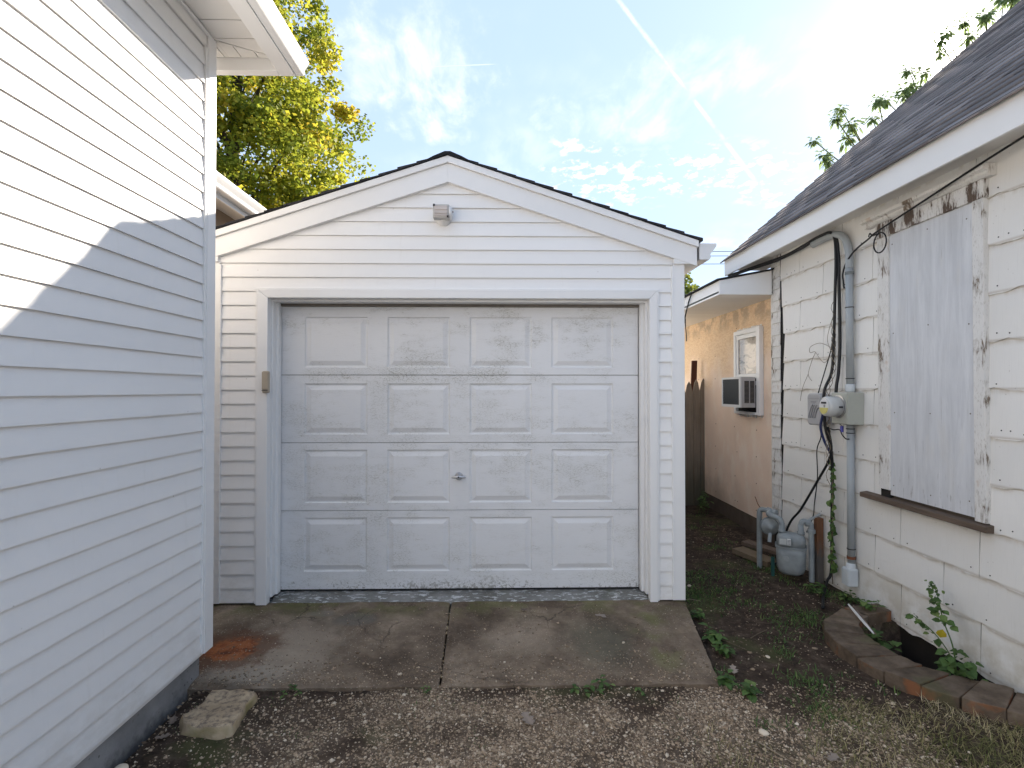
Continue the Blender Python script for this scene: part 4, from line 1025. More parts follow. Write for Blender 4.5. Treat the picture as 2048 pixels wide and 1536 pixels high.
m = MB(); m.tube(lp, .005, 6); m.tube(cr([(2.672, 3.78, 2.715), (2.668, 3.76, 2.735), (2.672, 3.74, 2.71), (2.675, 3.70, 2.712), (2.672, 3.665, 2.71)], 5), .0045, 6)
tag(m.build('wire_loop', BLACK, smooth=True), 'coiled ring of black wire hanging by the window corner', 'wire loop')
cable([(2.205, 6.05, 2.735), (2.185, 6.0, 2.72), (2.185, 6.12, 2.62), (2.19, 6.24, 2.48), (2.21, 6.35, 2.40), (2.24, 6.55, 2.38)], .008, 'roof_cable', 'black cable drooping off the addition fascia')
cable([(2.19, 6.24, 2.45), (2.195, 6.25, 2.38), (2.20, 6.24, 2.26), (2.20, 6.23, 2.18)], .006, 'roof_cable', 'short black cable end hanging below the addition fascia')
# dry tendrils around the service cable
td = thing('dry_vine', 'thin dry brown vine tendrils twisting round the black cable', 'vine', (2.69, 4.25, 1.6))
for k in range(7):
    z0 = 2.35 - k * .16; m = MB(); p = []
    for q in range(22):
        a = q * .9 + k; p.append((2.697 + .016 * math.cos(a) - (.05 if z0 - q * .028 < 1.75 else 0) * min(1, max(0, (1.75 - z0 + q * .028) / .15)), 4.232 + .016 * math.sin(a), z0 - q * .028))
    m.tube(p, .0022, 4, random.random()); m.build('tendril', TWIG, td)
for pts in ([(2.70, 4.24, 2.20), (2.715, 4.31, 2.12), (2.72, 4.35, 2.02), (2.715, 4.30, 1.93), (2.70, 4.25, 1.90)],
            [(2.72, 4.30, 1.95), (2.72, 4.45, 2.0), (2.715, 4.58, 1.98), (2.72, 4.60, 1.93), (2.72, 4.52, 1.93), (2.72, 4.57, 1.86), (2.722, 4.63, 1.74), (2.722, 4.58, 1.68)],
            [(2.72, 4.52, 1.93), (2.72, 4.40, 1.83), (2.71, 4.30, 1.88), (2.70, 4.25, 1.86)], [(2.72, 4.63, 1.74), (2.722, 4.72, 1.62), (2.722, 4.76, 1.5)]):
    m = MB(); m.tube(cr(pts, 6), .0022, 4, .6); m.build('tendril', TWIG, td)
iv = thing('ivy_vine', 'green ivy leaves climbing the lower end of the black cable', 'ivy', (2.70, 4.29, 0))
for k in range(64):
    zz = .12 + (k / 64) ** 1.25 * .95; m = MB(); a = random.uniform(-1.2, 1.2)
    b_ = (2.70 + random.uniform(-.01, .01), 4.285 - random.uniform(-.02, .03), zz); dd = (random.uniform(-.5, .1), -1.0 + random.uniform(-.2, .9), random.uniform(-.7, .3))
    L_ = random.uniform(.030, .055); m.leaf(b_, dd, (-1, 0, .5), L_, L_ * .9, .3, random.random()); m.build('leaf', WEED, iv)
m = MB(); m.tube(cr([(2.70, 4.27, .02), (2.698, 4.275, .3), (2.70, 4.265, .6), (2.698, 4.26, .95), (2.697, 4.25, 1.1)], 5), .004, 5, .2); m.build('stem', TWIG, iv)

# gas meter
gm = thing('gas_meter', 'grey gas meter with pipes and regulator standing beside the wall', 'gas meter', (2.50, 4.50, 0))
gx, gy = 2.485, 4.50
def rrect(hw, hd, n=8, r=.055):
    o = []
    for cx_, cy_, a0 in ((hw - r, hd - r, 0), (-hw + r, hd - r, 90), (-hw + r, -hd + r, 180), (hw - r, -hd + r, 270)):
        for k in range(n + 1): a = R(a0 + 90 * k / n); o.append((cx_ + r * math.cos(a), cy_ + r * math.sin(a)))
    return o
def stack(levels, cx_, cy_, rot=0):
    m = MB(); vs = []; n = 0
    for zz, hw, hd, r in levels:
        ring = rrect(hw, hd, 6, r); n = len(ring); c_, s__ = math.cos(rot), math.sin(rot)
        vs += [(cx_ + u * c_ - v * s__, cy_ + u * s__ + v * c_, zz) for u, v in ring]
    L_ = len(levels)
    fs = [(i * n + k, i * n + (k + 1) % n, (i + 1) * n + (k + 1) % n, (i + 1) * n + k) for i in range(L_ - 1) for k in range(n)]
    fs += [tuple(range(n - 1, -1, -1)), tuple(range((L_ - 1) * n, L_ * n))]; return m.add(vs, fs)
rt = R(-28)
stack([(.025, .068, .050, .045), (.045, .095, .072, .055), (.09, .110, .086, .055), (.20, .115, .09, .055), (.255, .115, .09, .055)], gx, gy, rt).build('body', GASM, gm, smooth=True)
stack([(.2555, .122, .097, .055), (.270, .122, .097, .055)], gx, gy, rt).build('flange', GASM, gm)
stack([(.2705, .113, .088, .055), (.33, .110, .085, .055), (.362, .095, .072, .055), (.372, .068, .050, .045)], gx, gy, rt).build('top_case', GASM, gm, smooth=True)
def fl_pt(u, v, zz): return (gx + u * math.cos(rt) - v * math.sin(rt), gy + u * math.sin(rt) + v * math.cos(rt), zz)
def lbox(name, u0, u1, v0, v1, z0, z1, mt, bev=0):
    m = MB(); m.hexa([fl_pt(u0, v0, z0), fl_pt(u1, v0, z0), fl_pt(u1, v1, z0), fl_pt(u0, v1, z0), fl_pt(u0, v0, z1), fl_pt(u1, v0, z1), fl_pt(u1, v1, z1), fl_pt(u0, v1, z1)]); return m.build(name, mt, gm, bevel=bev)
lbox('index_cover', -.095, .005, -.115, -.08, .285, .355, GASM, .008)
lbox('index_window', -.088, -.035, -.1175, -.1155, .297, .343, MGLASS)
lbox('index_label', -.030, -.003, -.1175, -.1155, .295, .347, LABEL)
for k in range(4): lbox('index_mark', -.028, -.005, -.119, -.1178, .302 + k * .011, .306 + k * .011, INK)
for a_ in range(10):
    m = MB(); m.lathe([(.006, -.006), (.006, .012)], fl_pt(.110 * math.cos(a_ * .628 + .2), .086 * math.sin(a_ * .628 + .2), .262), (0, 0, 1), 6); m.build('bolt', GASD, gm)
m = MB(); m.lathe([(.026, 0), (.024, .008), (.014, .010)], fl_pt(-.04, -.088, .17), (-math.sin(rt) * -1, -math.cos(rt), 0), 16); m.build('boss', GASM, gm)
for u, nm_ in ((-.07, 0), (.075, 1)):
    m = MB(); m.lathe([(.030, 0), (.030, .025), (.024, .030), (.022, .085)], fl_pt(u, .0, .368), (0, 0, 1), 14); m.build('riser', GASM, gm, smooth=True)
pA = fl_pt(-.07, 0, .46); pB = fl_pt(.075, 0, .46)
m = MB(); m.tube(cr([(pA[0], pA[1], .44), (pA[0] - .012, pA[1] + .02, .482), (pA[0] - .06, pA[1] + .10, .500), (2.415, 4.70, .512), (2.39, 4.76, .512), (2.372, 4.79, .505), (2.362, 4.80, .47), (2.36, 4.80, .30), (2.36, 4.80, -.03)], 6), .023, 12); m.build('inlet_pipe', GASM, gm, smooth=True)
m = MB(); m.tube(cr([(pB[0], pB[1], .44), (pB[0] + .012, pB[1] - .005, .480), (pB[0] + .05, pB[1] - .02, .478), (2.618, 4.445, .462), (2.626, 4.44, .43), (2.628, 4.44, .15), (2.628, 4.44, -.03)], 6), .022, 12); m.build('outlet_pipe', GASM, gm, smooth=True)
for p_, ax_ in (((2.432, 4.66, .508), (-.45, .9, 0)), ((2.60, 4.452, .470), (1, -.3, 0)), ((2.628, 4.44, .40), (0, 0, 1)), ((2.41, 4.725, .512), (-.4, .9, 0))):
    m = MB(); m.lathe([(.026, -.018), (.031, -.014), (.031, .014), (.026, .018)], p_, ax_, 10); m.build('coupling', GASM, gm)
m = MB(); m.lathe([(.030, -.06), (.062, -.05), (.070, -.012), (.070, .012), (.058, .045), (.028, .055), (.022, .085)], (2.395, 4.685, .385), (-.35, -.93, .1), 20); m.build('regulator', GASM, gm, smooth=True)
m = MB(); m.lathe([(.072, -.014), (.078, -.012), (.078, .012), (.072, .014)], (2.395, 4.685, .385), (-.35, -.93, .1), 20); m.build('regulator_rim', GASD, gm)
m = MB(); m.tube([(2.402, 4.70, .44), (2.408, 4.70, .515)], .018, 10); m.build('regulator_neck', GASM, gm)
m = MB(); m.tube(cr([(2.372, 4.63, .33), (2.352, 4.60, .30), (2.345, 4.59, .27)], 4), .016, 10); m.build('vent', GASM, gm)
m = MB(); m.tube(cr([(2.60, 4.47, .475), (2.66, 4.47, .505), (2.715, 4.45, .545)], 4), .012, 8); m.build('bracket_arm', GASM, gm)
m = MB(); m.tube(cr([(2.375, 4.79, .515), (2.35, 4.80, .55), (2.335, 4.81, .60), (2.33, 4.82, .62)], 4), .004, 6); m.build('loose_wire', RUST, gm)
ps = MB(); ps.box(2.668, 2.722, 4.42, 4.475, -.05, .515); tag(ps.build('rusty_post', RUSTP, bevel=.003), 'short rusty square post behind the gas meter', 'post')
st = MB(); st.box(2.36, 2.385, 4.58, 4.60, -.03, .14); tag(st.build('marker_stake', plain('teal_stake_paint', (.02, .085, .075), .6, .2, 20), bevel=.002), 'small dark teal stake in the soil by the gas meter', 'stake')

# ---------------------------------------------------------------- brick edging of the window well
be = thing('brick_edging', 'curved brown brick edging around the window well by the wall', 'edging', (2.3, 3.1, 0))
def along(pl, t):
    d_ = [0]
    for a, b in zip(pl, pl[1:]): d_.append(d_[-1] + math.dist(a, b))
    L_ = d_[-1] * t
    for i in range(len(pl) - 1):
        if L_ <= d_[i + 1] + 1e-9:
            q = (L_ - d_[i]) / (d_[i + 1] - d_[i]); return tuple(pl[i][k] + (pl[i + 1][k] - pl[i][k]) * q for k in (0, 1))
    return pl[-1]
cuts = [0, .095, .20, .30, .405, .50, .60, .70, .795, .90, 1.0]
for k in range(10):
    t0, t1 = cuts[k] + .0022, cuts[k + 1] - .0022; dzb = random.uniform(-.008, .008); tl = random.uniform(-.006, .006)
    n = 3; vs = []
    O = [along(BR_OUT, t0 + (t1 - t0) * i / n) for i in range(n + 1)]; I = [along(BR_IN, t0 + (t1 - t0) * i / n) for i in range(n + 1)]
    ring = O + I[::-1]
    vs = [(u + random.uniform(-.004, .004), v + random.uniform(-.004, .004), .048 + dzb + (tl if i <= n else -tl) + random.uniform(-.003, .003)) for i, (u, v) in enumerate(ring)]
    q = len(ring); vs += [(u, v, -.12) for u, v in ring]
    m = MB(); m.add(vs, [tuple(range(q))[::-1] if False else tuple(range(q)), ] + [(i, q + i, q + (i + 1) % q, (i + 1) % q) for i in range(q)])
    m.build('brick', BRICK, be, bevel=.005)
for (a, b, c_, d_) in (((2.44, 3.73), (2.53, 3.61), (2.73, 3.66), (2.73, 3.80)),):
    m = MB(); ring = [a, b, c_, d_]; vs = [(u, v, .055) for u, v in ring] + [(u, v, -.12) for u, v in ring]
    m.add(vs, [(0, 1, 2, 3), (0, 4, 5, 1), (1, 5, 6, 2), (2, 6, 7, 3), (3, 7, 4, 0)]); m.build('brick', BRICK, be, bevel=.005)
# white peeling stick across the bricks
m = MB(); m.tube([(2.452, 3.70, .085), (2.42, 3.58, .078), (2.375, 3.42, .072), (2.345, 3.30, .066)], [.006, .009, .009, .005], 6)
tag(m.build('paint_stick', WHITEP), 'peeling white painted stick lying across the brick edging', 'stick')
m = MB(); m.tube([(2.472, 3.68, .082), (2.44, 3.57, .074), (2.385, 3.41, .070), (2.36, 3.30, .06)], [.005, .006, .006, .004], 6)
tag(m.build('paint_stick', SILLW), 'dark split stick lying against the white painted stick', 'stick')

# limestone step slab by the house foundation
bp = [(-1.575, 2.79), (-1.43, 2.80), (-1.305, 2.775), (-1.31, 2.66), (-1.29, 2.53), (-1.285, 2.455), (-1.36, 2.44), (-1.45, 2.455), (-1.555, 2.475), (-1.60, 2.55), (-1.555, 2.66)]
bp = [(x * .985 + .0, y + .02) for x, y in bp]
cxs, cys = sum(p[0] for p in bp) / len(bp), sum(p[1] for p in bp) / len(bp)
m = MB(); vs = []; RR = [(1.0, -.06), (1.02, -.02), (1.01, .005), (.985, .026), (.955, .031), (.80, .030), (.5, .028), (.22, .029)]
P2 = []
for a, b in zip(bp, bp[1:] + bp[:1]):
    for q in range(4): P2.append((a[0] + (b[0] - a[0]) * q / 4, a[1] + (b[1] - a[1]) * q / 4))
n = len(P2)
for sc_, zz in RR:
    for (x, y) in P2:
        X = cxs + .02 + (x - cxs) * sc_ * .92; Y = cys + .02 + (y - cys) * sc_ * .90
        nn = mnoise.noise((X * 16, Y * 16, zz * 30)); X += .010 * nn; Y += .010 * mnoise.noise((X * 16, Y * 16, 9 + zz * 20))
        vs.append((X, Y, zz + (.012 * nn + .008 * mnoise.noise((X * 40, Y * 40, 2)) if zz > .02 else 0)))
vs.append((cxs + .02, cys + .02, .029)); c_ = len(vs) - 1
fs = [(i * n + k, i * n + (k + 1) % n, (i + 1) * n + (k + 1) % n, (i + 1) * n + k) for i in range(len(RR) - 1) for k in range(n)] + [((len(RR) - 1) * n + k, (len(RR) - 1) * n + (k + 1) % n, c_) for k in range(n)]
m.add(vs, fs); tag(m.build('stone_slab', STONE, smooth=True), 'rough tan limestone slab on the gravel by the house foundation', 'stone')

# ---------------------------------------------------------------- gravel, grass, litter
def gz(x, y): return gh(x, y)
ico = np.array([(0, 0, 1), (1, 0, 0), (0, 1, 0), (-1, 0, 0), (0, -1, 0), (0, 0, -1)], float)
icf = [(0, 1, 2), (0, 2, 3), (0, 3, 4), (0, 4, 1), (5, 2, 1), (5, 3, 2), (5, 4, 3), (5, 1, 4)]
ang = np.arange(5) * 2 * np.pi / 5
rockv = np.concatenate([[(0, 0, 1)], np.stack([np.cos(ang), np.sin(ang), .35 + 0 * ang], 1), np.stack([np.cos(ang + .6), np.sin(ang + .6), -.4 + 0 * ang], 1), [(0, 0, -1)]])
rockf = [(0, 1 + k, 1 + (k + 1) % 5) for k in range(5)] + [(1 + k, 6 + k, 1 + (k + 1) % 5) for k in range(5)] + [(1 + (k + 1) % 5, 6 + k, 6 + (k + 1) % 5) for k in range(5)] + [(11, 6 + (k + 1) % 5, 6 + k) for k in range(5)]
icov = ico * 1.15
def rocks(pts, size, flat=.65, rv=rockv):
    n = len(pts); k = len(rv)
    V = rv[None] * (1 + rng.uniform(-.28, .28, (n, k, 1))) * (1 + rng.uniform(-.3, .3, (n, 1, 3)))
    a = rng.uniform(0, 6.28, n); c, s_ = np.cos(a)[:, None], np.sin(a)[:, None]
    V = np.stack([V[..., 0] * c - V[..., 1] * s_, V[..., 0] * s_ + V[..., 1] * c, V[..., 2] * flat], -1)
    return V * size[:, None, None] + pts[:, None, :]
pts = []
while len(pts) < 62000:
    x, y = random.uniform(-1.7, 2.1), random.uniform(1.75, 2.91)
    if x < -1.66: continue
    dens = .07 + .93 * gmask(x, y)
    if random.random() < dens: pts.append((x, y, gz(x, y) + random.uniform(-.004, .004)))
pts = np.array(pts); size = np.clip(rng.lognormal(-5.62, .42, len(pts)), .0018, .015); size[pts[:, 1] < 2.0] *= 1.15
bulk('gravel', PEBB, rocks(pts, size, rv=icov), icf, np.clip(rng.normal(.44, .27, len(pts)), 0, 1))
tag(bpy.data.objects['gravel'], 'tan pea gravel spread in front of the concrete apron', 'gravel', kind='stuff')
pts = []
while len(pts) < 6000:
    if random.random() < .22: x, y = random.uniform(1.2, 2.7), random.uniform(2.3, 6.5)
    else: x, y = random.uniform(-1.7, 1.2), random.uniform(2.9, 3.8); 
    if x < slab_x(y) and y > 2.9:
        if random.random() < .08 + 1.0 * max(0, 1 - (y - 2.9) / .45) ** 2: pts.append((x, y, slab_z(y) + .002))
    elif not inside(x, y, PIT): pts.append((x, y, gz(x, y)))
pts = np.array(pts); size = np.clip(rng.lognormal(-5.9, .45, len(pts)), .0015, .012)
bulk('scattered_pebbles', PEBB, rocks(pts, size), rockf, np.clip(rng.beta(1.3, 2.6, len(pts)), 0, 1))
tag(bpy.data.objects['scattered_pebbles'], 'loose pebbles scattered over the soil and concrete', 'pebbles', kind='stuff')

def blades(pts, h, wd, lean):
    n = len(pts); a = rng.uniform(0, 6.28, n); l = rng.uniform(*lean, n); H = rng.uniform(*h, n)[:, None]; W = rng.uniform(*wd, n)[:, None]
    dirn = np.stack([np.cos(a) * np.sin(l), np.sin(a) * np.sin(l), np.cos(l)], 1); side = np.stack([-np.sin(a), np.cos(a), 0 * a], 1)
    sd = rng.uniform(-.5, .5, n)[:, None] * side
    dr = rng.uniform(.05, .5, n)[:, None] * np.array([0, 0, -1.0])
    p0 = pts; p1 = pts + dirn * H * .55 + sd * H * .08; p2 = pts + dirn * H + dr * H * .6 * np.sin(l)[:, None] + sd * H * .3
    p1[:, 2] = np.maximum(p1[:, 2], pts[:, 2] + .003); p2[:, 2] = np.maximum(p2[:, 2], pts[:, 2] + .004)
    return np.stack([p0 - side * W, p0 + side * W, p1 - side * W * .8, p1 + side * W * .8, p2 - side * W * .1, p2 + side * W * .1], 1)
BF = [(0, 1, 3, 2), (2, 3, 5, 4)]
pts = []
while len(pts) < 13000:
    x, y = random.uniform(.7, 2.75), random.uniform(1.7, 2.72)
    if inside(x, y, PIT): continue
    v = (x - 1.05) * .9 + (2.55 - y) * .9 + .7 * mnoise.noise((x * 2.6, y * 2.6, 4))
    if random.random() < min(1, max(0, v - .12)): pts.append((x, y, gz(x, y) - .003))
pts = np.array(pts)
tn = np.clip(np.array([.55 + .5 * mnoise.noise((x * 3.2, y * 3.2, 11)) for x, y, z_ in pts]) + rng.normal(0, .22, len(pts)), 0, 1)
bulk('grass', GRASS, blades(pts, (.02, .075), (.0008, .0018), (.5, 1.5)), BF, tn)
tag(bpy.data.objects['grass'], 'short dry grass in the lower right corner', 'grass', kind='stuff')
pts = []
while len(pts) < 6500:
    x, y = random.uniform(1.22, 2.74), random.uniform(2.5, 7.3)
    if x < slab_x(y) + .01 or inside(x, y, PIT): continue
    if y > 3.84 and x < 1.36: continue
    v = mnoise.noise((x * 2.3, y * 2.3, 21)) + .5 * mnoise.noise((x * 6, y * 6, 3))
    gx_ = 1.35 - abs(x - 1.85) * 1.1 - abs(y - 3.75) * .55
    if random.random() < min(1, max(0.0, (v * 1.5 - .12 + gx_ * .35) * .9)): pts.append((x, y, gz(x, y) - .003))
pts = np.array(pts)
bulk('ground_weeds', WEED, blades(pts, (.012, .05), (.0014, .0042), (.3, 1.45)), BF, np.clip(rng.normal(.5, .3, len(pts)), 0, 1))
tag(bpy.data.objects['ground_weeds'], 'low green weeds and moss over the passage soil', 'weeds', kind='stuff')
pts = []
while len(pts) < 600:
    x, y = random.uniform(-1.6, 1.3), random.uniform(2.0, 2.92)
    v = mnoise.noise((x * 4.1, y * 4.1, 31))
    if v > .18: pts.append((x, y, gz(x, y) - .002))
pts = np.array(pts)
bulk('moss_tufts', WEED, blades(pts, (.006, .022), (.001, .0025), (.2, 1.4)), BF, np.clip(rng.normal(.4, .3, len(pts)), 0, 1))
tag(bpy.data.objects['moss_tufts'], 'small green tufts sprouting between the gravel', 'moss', kind='stuff')
# litter flakes
pts = []
while len(pts) < 5200:
    x, y = random.uniform(-1.66, 2.73), random.uniform(1.8, 7.2)
    if y > 2.9 and x < slab_x(min(y, 3.84)) + .02 and random.random() > .02: continue
    if inside(x, y, PIT): continue
    if x < 1.2 and y < 2.9 and random.random() > .10 + .5 * (1 - gmask(x, y)): continue
    zz = slab_z(y) + .003 if (y > 2.9 and x < slab_x(min(y, 3.84))) else gz(x, y)
    if y > 3.85 and x < 1.36: continue
    pts.append((x, y, zz + .003))
pts = np.array(pts); n = len(pts); a = rng.uniform(0, 6.28, n); Ln = np.clip(rng.lognormal(-4.5, .5, n), .004, .04); Wn = Ln * rng.uniform(.2, .6, n)
u = np.stack([np.cos(a), np.sin(a), rng.uniform(-.3, .3, n)], 1); v = np.stack([-np.sin(a), np.cos(a), rng.uniform(-.4, .4, n)], 1)
V = np.stack([pts - u * Ln[:, None] * .5, pts + v * Wn[:, None] * .5, pts + u * Ln[:, None] * .5 + [0, 0, .003], pts - v * Wn[:, None] * .5], 1)
bulk('leaf_litter', LITTER, V, [(0, 1, 2, 3)], np.clip(rng.beta(1.2, 2.6, n), 0, 1))
tag(bpy.data.objects['leaf_litter'], 'crumbled brown leaf litter scattered over the soil', 'leaf litter', kind='stuff')

# twigs one can pick out
TW = [((1.18, 2.42), (1.26, 2.30), 'grey twig left of the pale upright stub on the soil'), ((1.56, 2.43), (1.58, 2.28), 'pale straight twig on bare soil near the grass edge'),
      ((1.90, 2.93), (2.02, 2.80), 'thin straw coloured twig in front of the brick edging'), ((2.02, 2.80), (2.10, 2.87), 'short twig crossing the straw twig by the bricks'),
      ((1.42, 3.42), (1.52, 3.26), 'tan twig on dark soil right of the weed row'), ((1.62, 3.42), (1.80, 3.56), 'forked pale twig in the middle of the passage'),
      ((-.55, 2.78), (-.42, 2.52), 'long thin twig lying on the left gravel'), ((-.86, 2.36), (-.84, 2.26), 'short brown twig on the gravel near the stone slab'),
      ((.72, 2.30), (.86, 2.22), 'small pale twig at the front of the gravel'), ((1.30, 4.05), (1.52, 4.02), 'light twig lying across the weeds beside the garage corner')]
for (a, b, lb) in TW:
    if a[0] < 1.3 and a[1] > 3.9: a, b = (1.45, 4.05), (1.66, 4.03)
    mid = ((a[0] + b[0]) / 2 + random.uniform(-.012, .012), (a[1] + b[1]) / 2 + random.uniform(-.012, .012))
    pts = [(*p, gz(*p) + .008) for p in (a, mid, b)]
    m = MB(); m.tube(cr(pts, 4), [.0035 - .0002 * i for i in range(9)], 5, random.random()); tag(m.build('twig', TWIG), lb, 'twig', 'twigs on the ground')
ST = [((1.615, 3.19), .020, 'white round stone on the bare passage soil'), ((1.24, 2.49), .026, 'pale oval stone at the edge of the gravel'), ((1.55, 4.35), .022, 'white chip beside the garage in the passage'),
      ((-1.62, 2.30), .030, 'pinkish stone against the house foundation'), ((1.66, 2.16), .030, 'rounded light grey stone in the dry grass')]
for (p, r, lb) in ST:
    V = rocks(np.array([(*p, gz(*p) + r * .3)]), np.array([r])); o = bulk('stone', PEBB, V, rockf, np.array([.92]), smooth=True); tag(o, lb, 'stone', 'single stones')
    o.modifiers.new('sub', 'SUBSURF').levels = 1; o.modifiers['sub'].render_levels = 2
# fallen leaves
def fallen(x, y, L_, ang_, lb, z0=None, curl=.35, tone=.7):
    zz = (gz(x, y) if z0 is None else z0) + .012; m = MB(); u = Vector((math.cos(ang_), math.sin(ang_), 0)); v = Vector((-math.sin(ang_), math.cos(ang_), 0)); vs = []
    prof = [(-.55, .03), (-.4, .22), (-.2, .12), (-.05, .34), (.1, .16), (.25, .30), (.42, .10), (.55, .02)]
    for q, wd in prof:
        c = Vector((x, y, zz)) + u * L_ * q + Vector((0, 0, curl * L_ * q * q))
        vs += [c - v * wd * L_ + Vector((0, 0, .25 * wd * L_)), c, c + v * wd * L_ + Vector((0, 0, .35 * wd * L_))]
    fs = [(3 * i + k, 3 * i + k + 1, 3 * i + 4 + k, 3 * i + 3 + k) for i in range(len(prof) - 1) for k in (0, 1)]
    m.add(vs, fs, tone); m.tube([Vector((x, y, zz)) + u * L_ * .5, Vector((x, y, zz)) + u * L_ * .95 + Vector((0, 0, .01))], .0012, 4, .2)
    tag(m.build('fallen_leaf', DEADL), lb, 'leaf', 'fallen leaves')
fallen(.13, 2.60, .10, -1.2, 'large curled grey brown leaf in the middle of the gravel')
fallen(1.33, 3.02, .085, -1.9, 'pale curled dry leaf beside the apron corner', tone=1)
fallen(1.45, 2.30, .07, .6, 'crumpled pale leaf on soil near the pale straight twig')
fallen(-1.60, 2.62, .07, 1.9, 'brown leaf tucked between stone slab and foundation', tone=.2)
fallen(-1.57, 2.50, .06, .4, 'small brown leaf at the front of the foundation gap', tone=.3)
fallen(.16, 3.70, .05, .1, 'dark dry leaf on concrete in front of the door', slab_z(3.7) + .002, tone=.0)
m = MB(); m.prism([(1.055, 3.53), (1.12, 3.525), (1.125, 3.475), (1.10, 3.478), (1.09, 3.50), (1.058, 3.505)], 'z', slab_z(3.5) + .004, slab_z(3.5) + .006, .8)
m.v = [(x - .41, y + .12, z_ + .008) for x, y, z_ in m.v]
tag(m.build('cardboard_scrap', DEADL), 'flat pale scrap on the concrete right of the door centre', 'scrap')

# leafy weeds that stand alone
def weed(x, y, n, h, L_, lb, z0=None, spread=.05, mt=WEED):
    zz = gz(x, y) if z0 is None else z0
    r = thing('weed_plant', lb, 'weed', (x, y, zz), 'leafy weeds')
    for k in range(n):
        a = random.uniform(0, 6.28); b_ = (x + spread * random.uniform(-1, 1), y + spread * random.uniform(-1, 1), zz - .005)
        tp = (b_[0] + .3 * h * math.cos(a), b_[1] + .3 * h * math.sin(a), zz + h * random.uniform(.5, 1))
        m = MB(); m.tube([b_, tp], [.0016, .001], 4, .4); m.build('stem', WEED, r)
        for q in range(4):
            a2 = a + q * 1.7 + random.uniform(-.4, .4); f_ = .5 + .5 * q / 3; bb = [b_[i] + (tp[i] - b_[i]) * f_ for i in range(3)]
            m = MB(); l = L_ * random.uniform(.6, 1.15); m.leaf(bb, (math.cos(a2), math.sin(a2), random.uniform(-.1, .5)), (0, 0, 1), l, l * .62, .35, random.random()); m.build('leaf', mt, r)
weed(.44, 2.862, 4, .05, .040, 'left of two leafy weeds at the front edge of the apron')
weed(.57, 2.858, 4, .05, .036, 'right of two leafy weeds at the front edge of the apron')
weed(.74, 2.86, 2, .03, .025, 'tiny weed at the apron edge right of the leafy pair')
weed(-1.09, 2.86, 4, .04, .026, 'small bright weed at the apron edge near the stone slab')
weed(-.38, 2.84, 3, .03, .022, 'small weed at the gravel edge below the slab joint')
weed(1.385, 3.74, 5, .07, .055, 'broad leaved weed at the back of the apron side', spread=.03)
weed(1.36, 3.45, 7, .08, .060, 'large leafy weed halfway along the apron side', spread=.06)
weed(1.36, 3.22, 6, .07, .058, 'leafy weed at the front end of the apron side row', spread=.05)
weed(1.25, 2.93, 5, .06, .060, 'upper of two round leaved weeds at the apron corner', spread=.03)
weed(1.29, 2.80, 5, .06, .060, 'lower of two round leaved weeds at the apron corner', spread=.04)
weed(2.52, 4.16, 8, .07, .05, 'bright green weed clump at the wall below the conduit', spread=.08)
weed(2.66, 4.02, 6, .07, .05, 'weed clump against the wall behind the brick edging', spread=.05)
weed(2.58, 3.70, 6, .09, .06, 'dark leaved weed on the back brick of the edging', .05, .05)
weed(2.45, 3.38, 8, .16, .075, 'large dark leaves growing inside the window well', -.12, .06)
weed(2.75 - .12, 6.9, 12, .30, .06, 'dark ivy clump at the foot of the fence', spread=.08)
# seedling in the window well
sd = thing('seedling', 'tall leafy seedling with one yellow leaf growing in the window well', 'plant', (2.52, 2.92, 0))
stem = cr([(2.53, 2.90, -.25), (2.53, 2.91, .05), (2.53, 2.93, .17), (2.555, 3.02, .27), (2.58, 3.08, .36), (2.60, 3.14, .44)], 5)
m = MB(); m.tube(stem, [.005 - .003 * i / len(stem) for i in range(len(stem))], 6, .5); m.build('stem', WEED, sd, smooth=True)
for k in range(46):
    q = random.uniform(.62, 1.0); i = min(len(stem) - 1, int(q * (len(stem) - 1))); p = stem[i]; a = random.uniform(0, 6.28); l = random.uniform(.028, .05) * (1.15 - .5 * (q - .62) / .38)
    b_ = p + Vector((random.uniform(-.035, .01), random.uniform(-.05, .05), random.uniform(-.02, .02)))
    m = MB(); m.leaf(b_, (math.cos(a) * .6 - .3, math.sin(a), random.uniform(-.5, .3)), (-.5, -.3, .8), l, l * .75, .3, random.random()); m.build('leaf', WEED, sd)
m = MB(); m.leaf((2.535, 3.00, .225), (-.2, .1, -1), (-.6, -.8, .1), .055, .05, .2, .5); tag(m.build('leaf', YLEAF, sd), 'yellow leaf')
for k in range(40):
    a = random.uniform(0, 6.28); l = random.uniform(.04, .07); m = MB()
    m.leaf((2.53 + random.uniform(-.08, .08), 2.90 + random.uniform(-.09, .09), random.uniform(-.02, .13)), (math.cos(a), math.sin(a), random.uniform(-.6, .2)), (-.3, -.3, .9), l, l * .8, .35, random.random() * .7); m.build('leaf', WEED, sd)
m = MB(); m.tube(cr([(2.53, 2.92, .08), (2.56, 3.03, .13), (2.57, 3.14, .17), (2.57, 3.26, .19)], 5), .003, 5, .5); m.build('side_stem', WEED, sd)
for k in range(24):
    q = random.random(); b_ = (2.56 + random.uniform(-.02, .02), 3.06 + q * .22 + random.uniform(-.02, .02), .13 + .07 * q + random.uniform(-.02, .02)); a = random.uniform(0, 6.28); l = random.uniform(.03, .055)
    m = MB(); m.leaf(b_, (math.cos(a) - .3, math.sin(a), random.uniform(-.4, .3)), (-.4, -.3, .9), l, l * .7, .3, random.random()); m.build('leaf', WEED, sd)

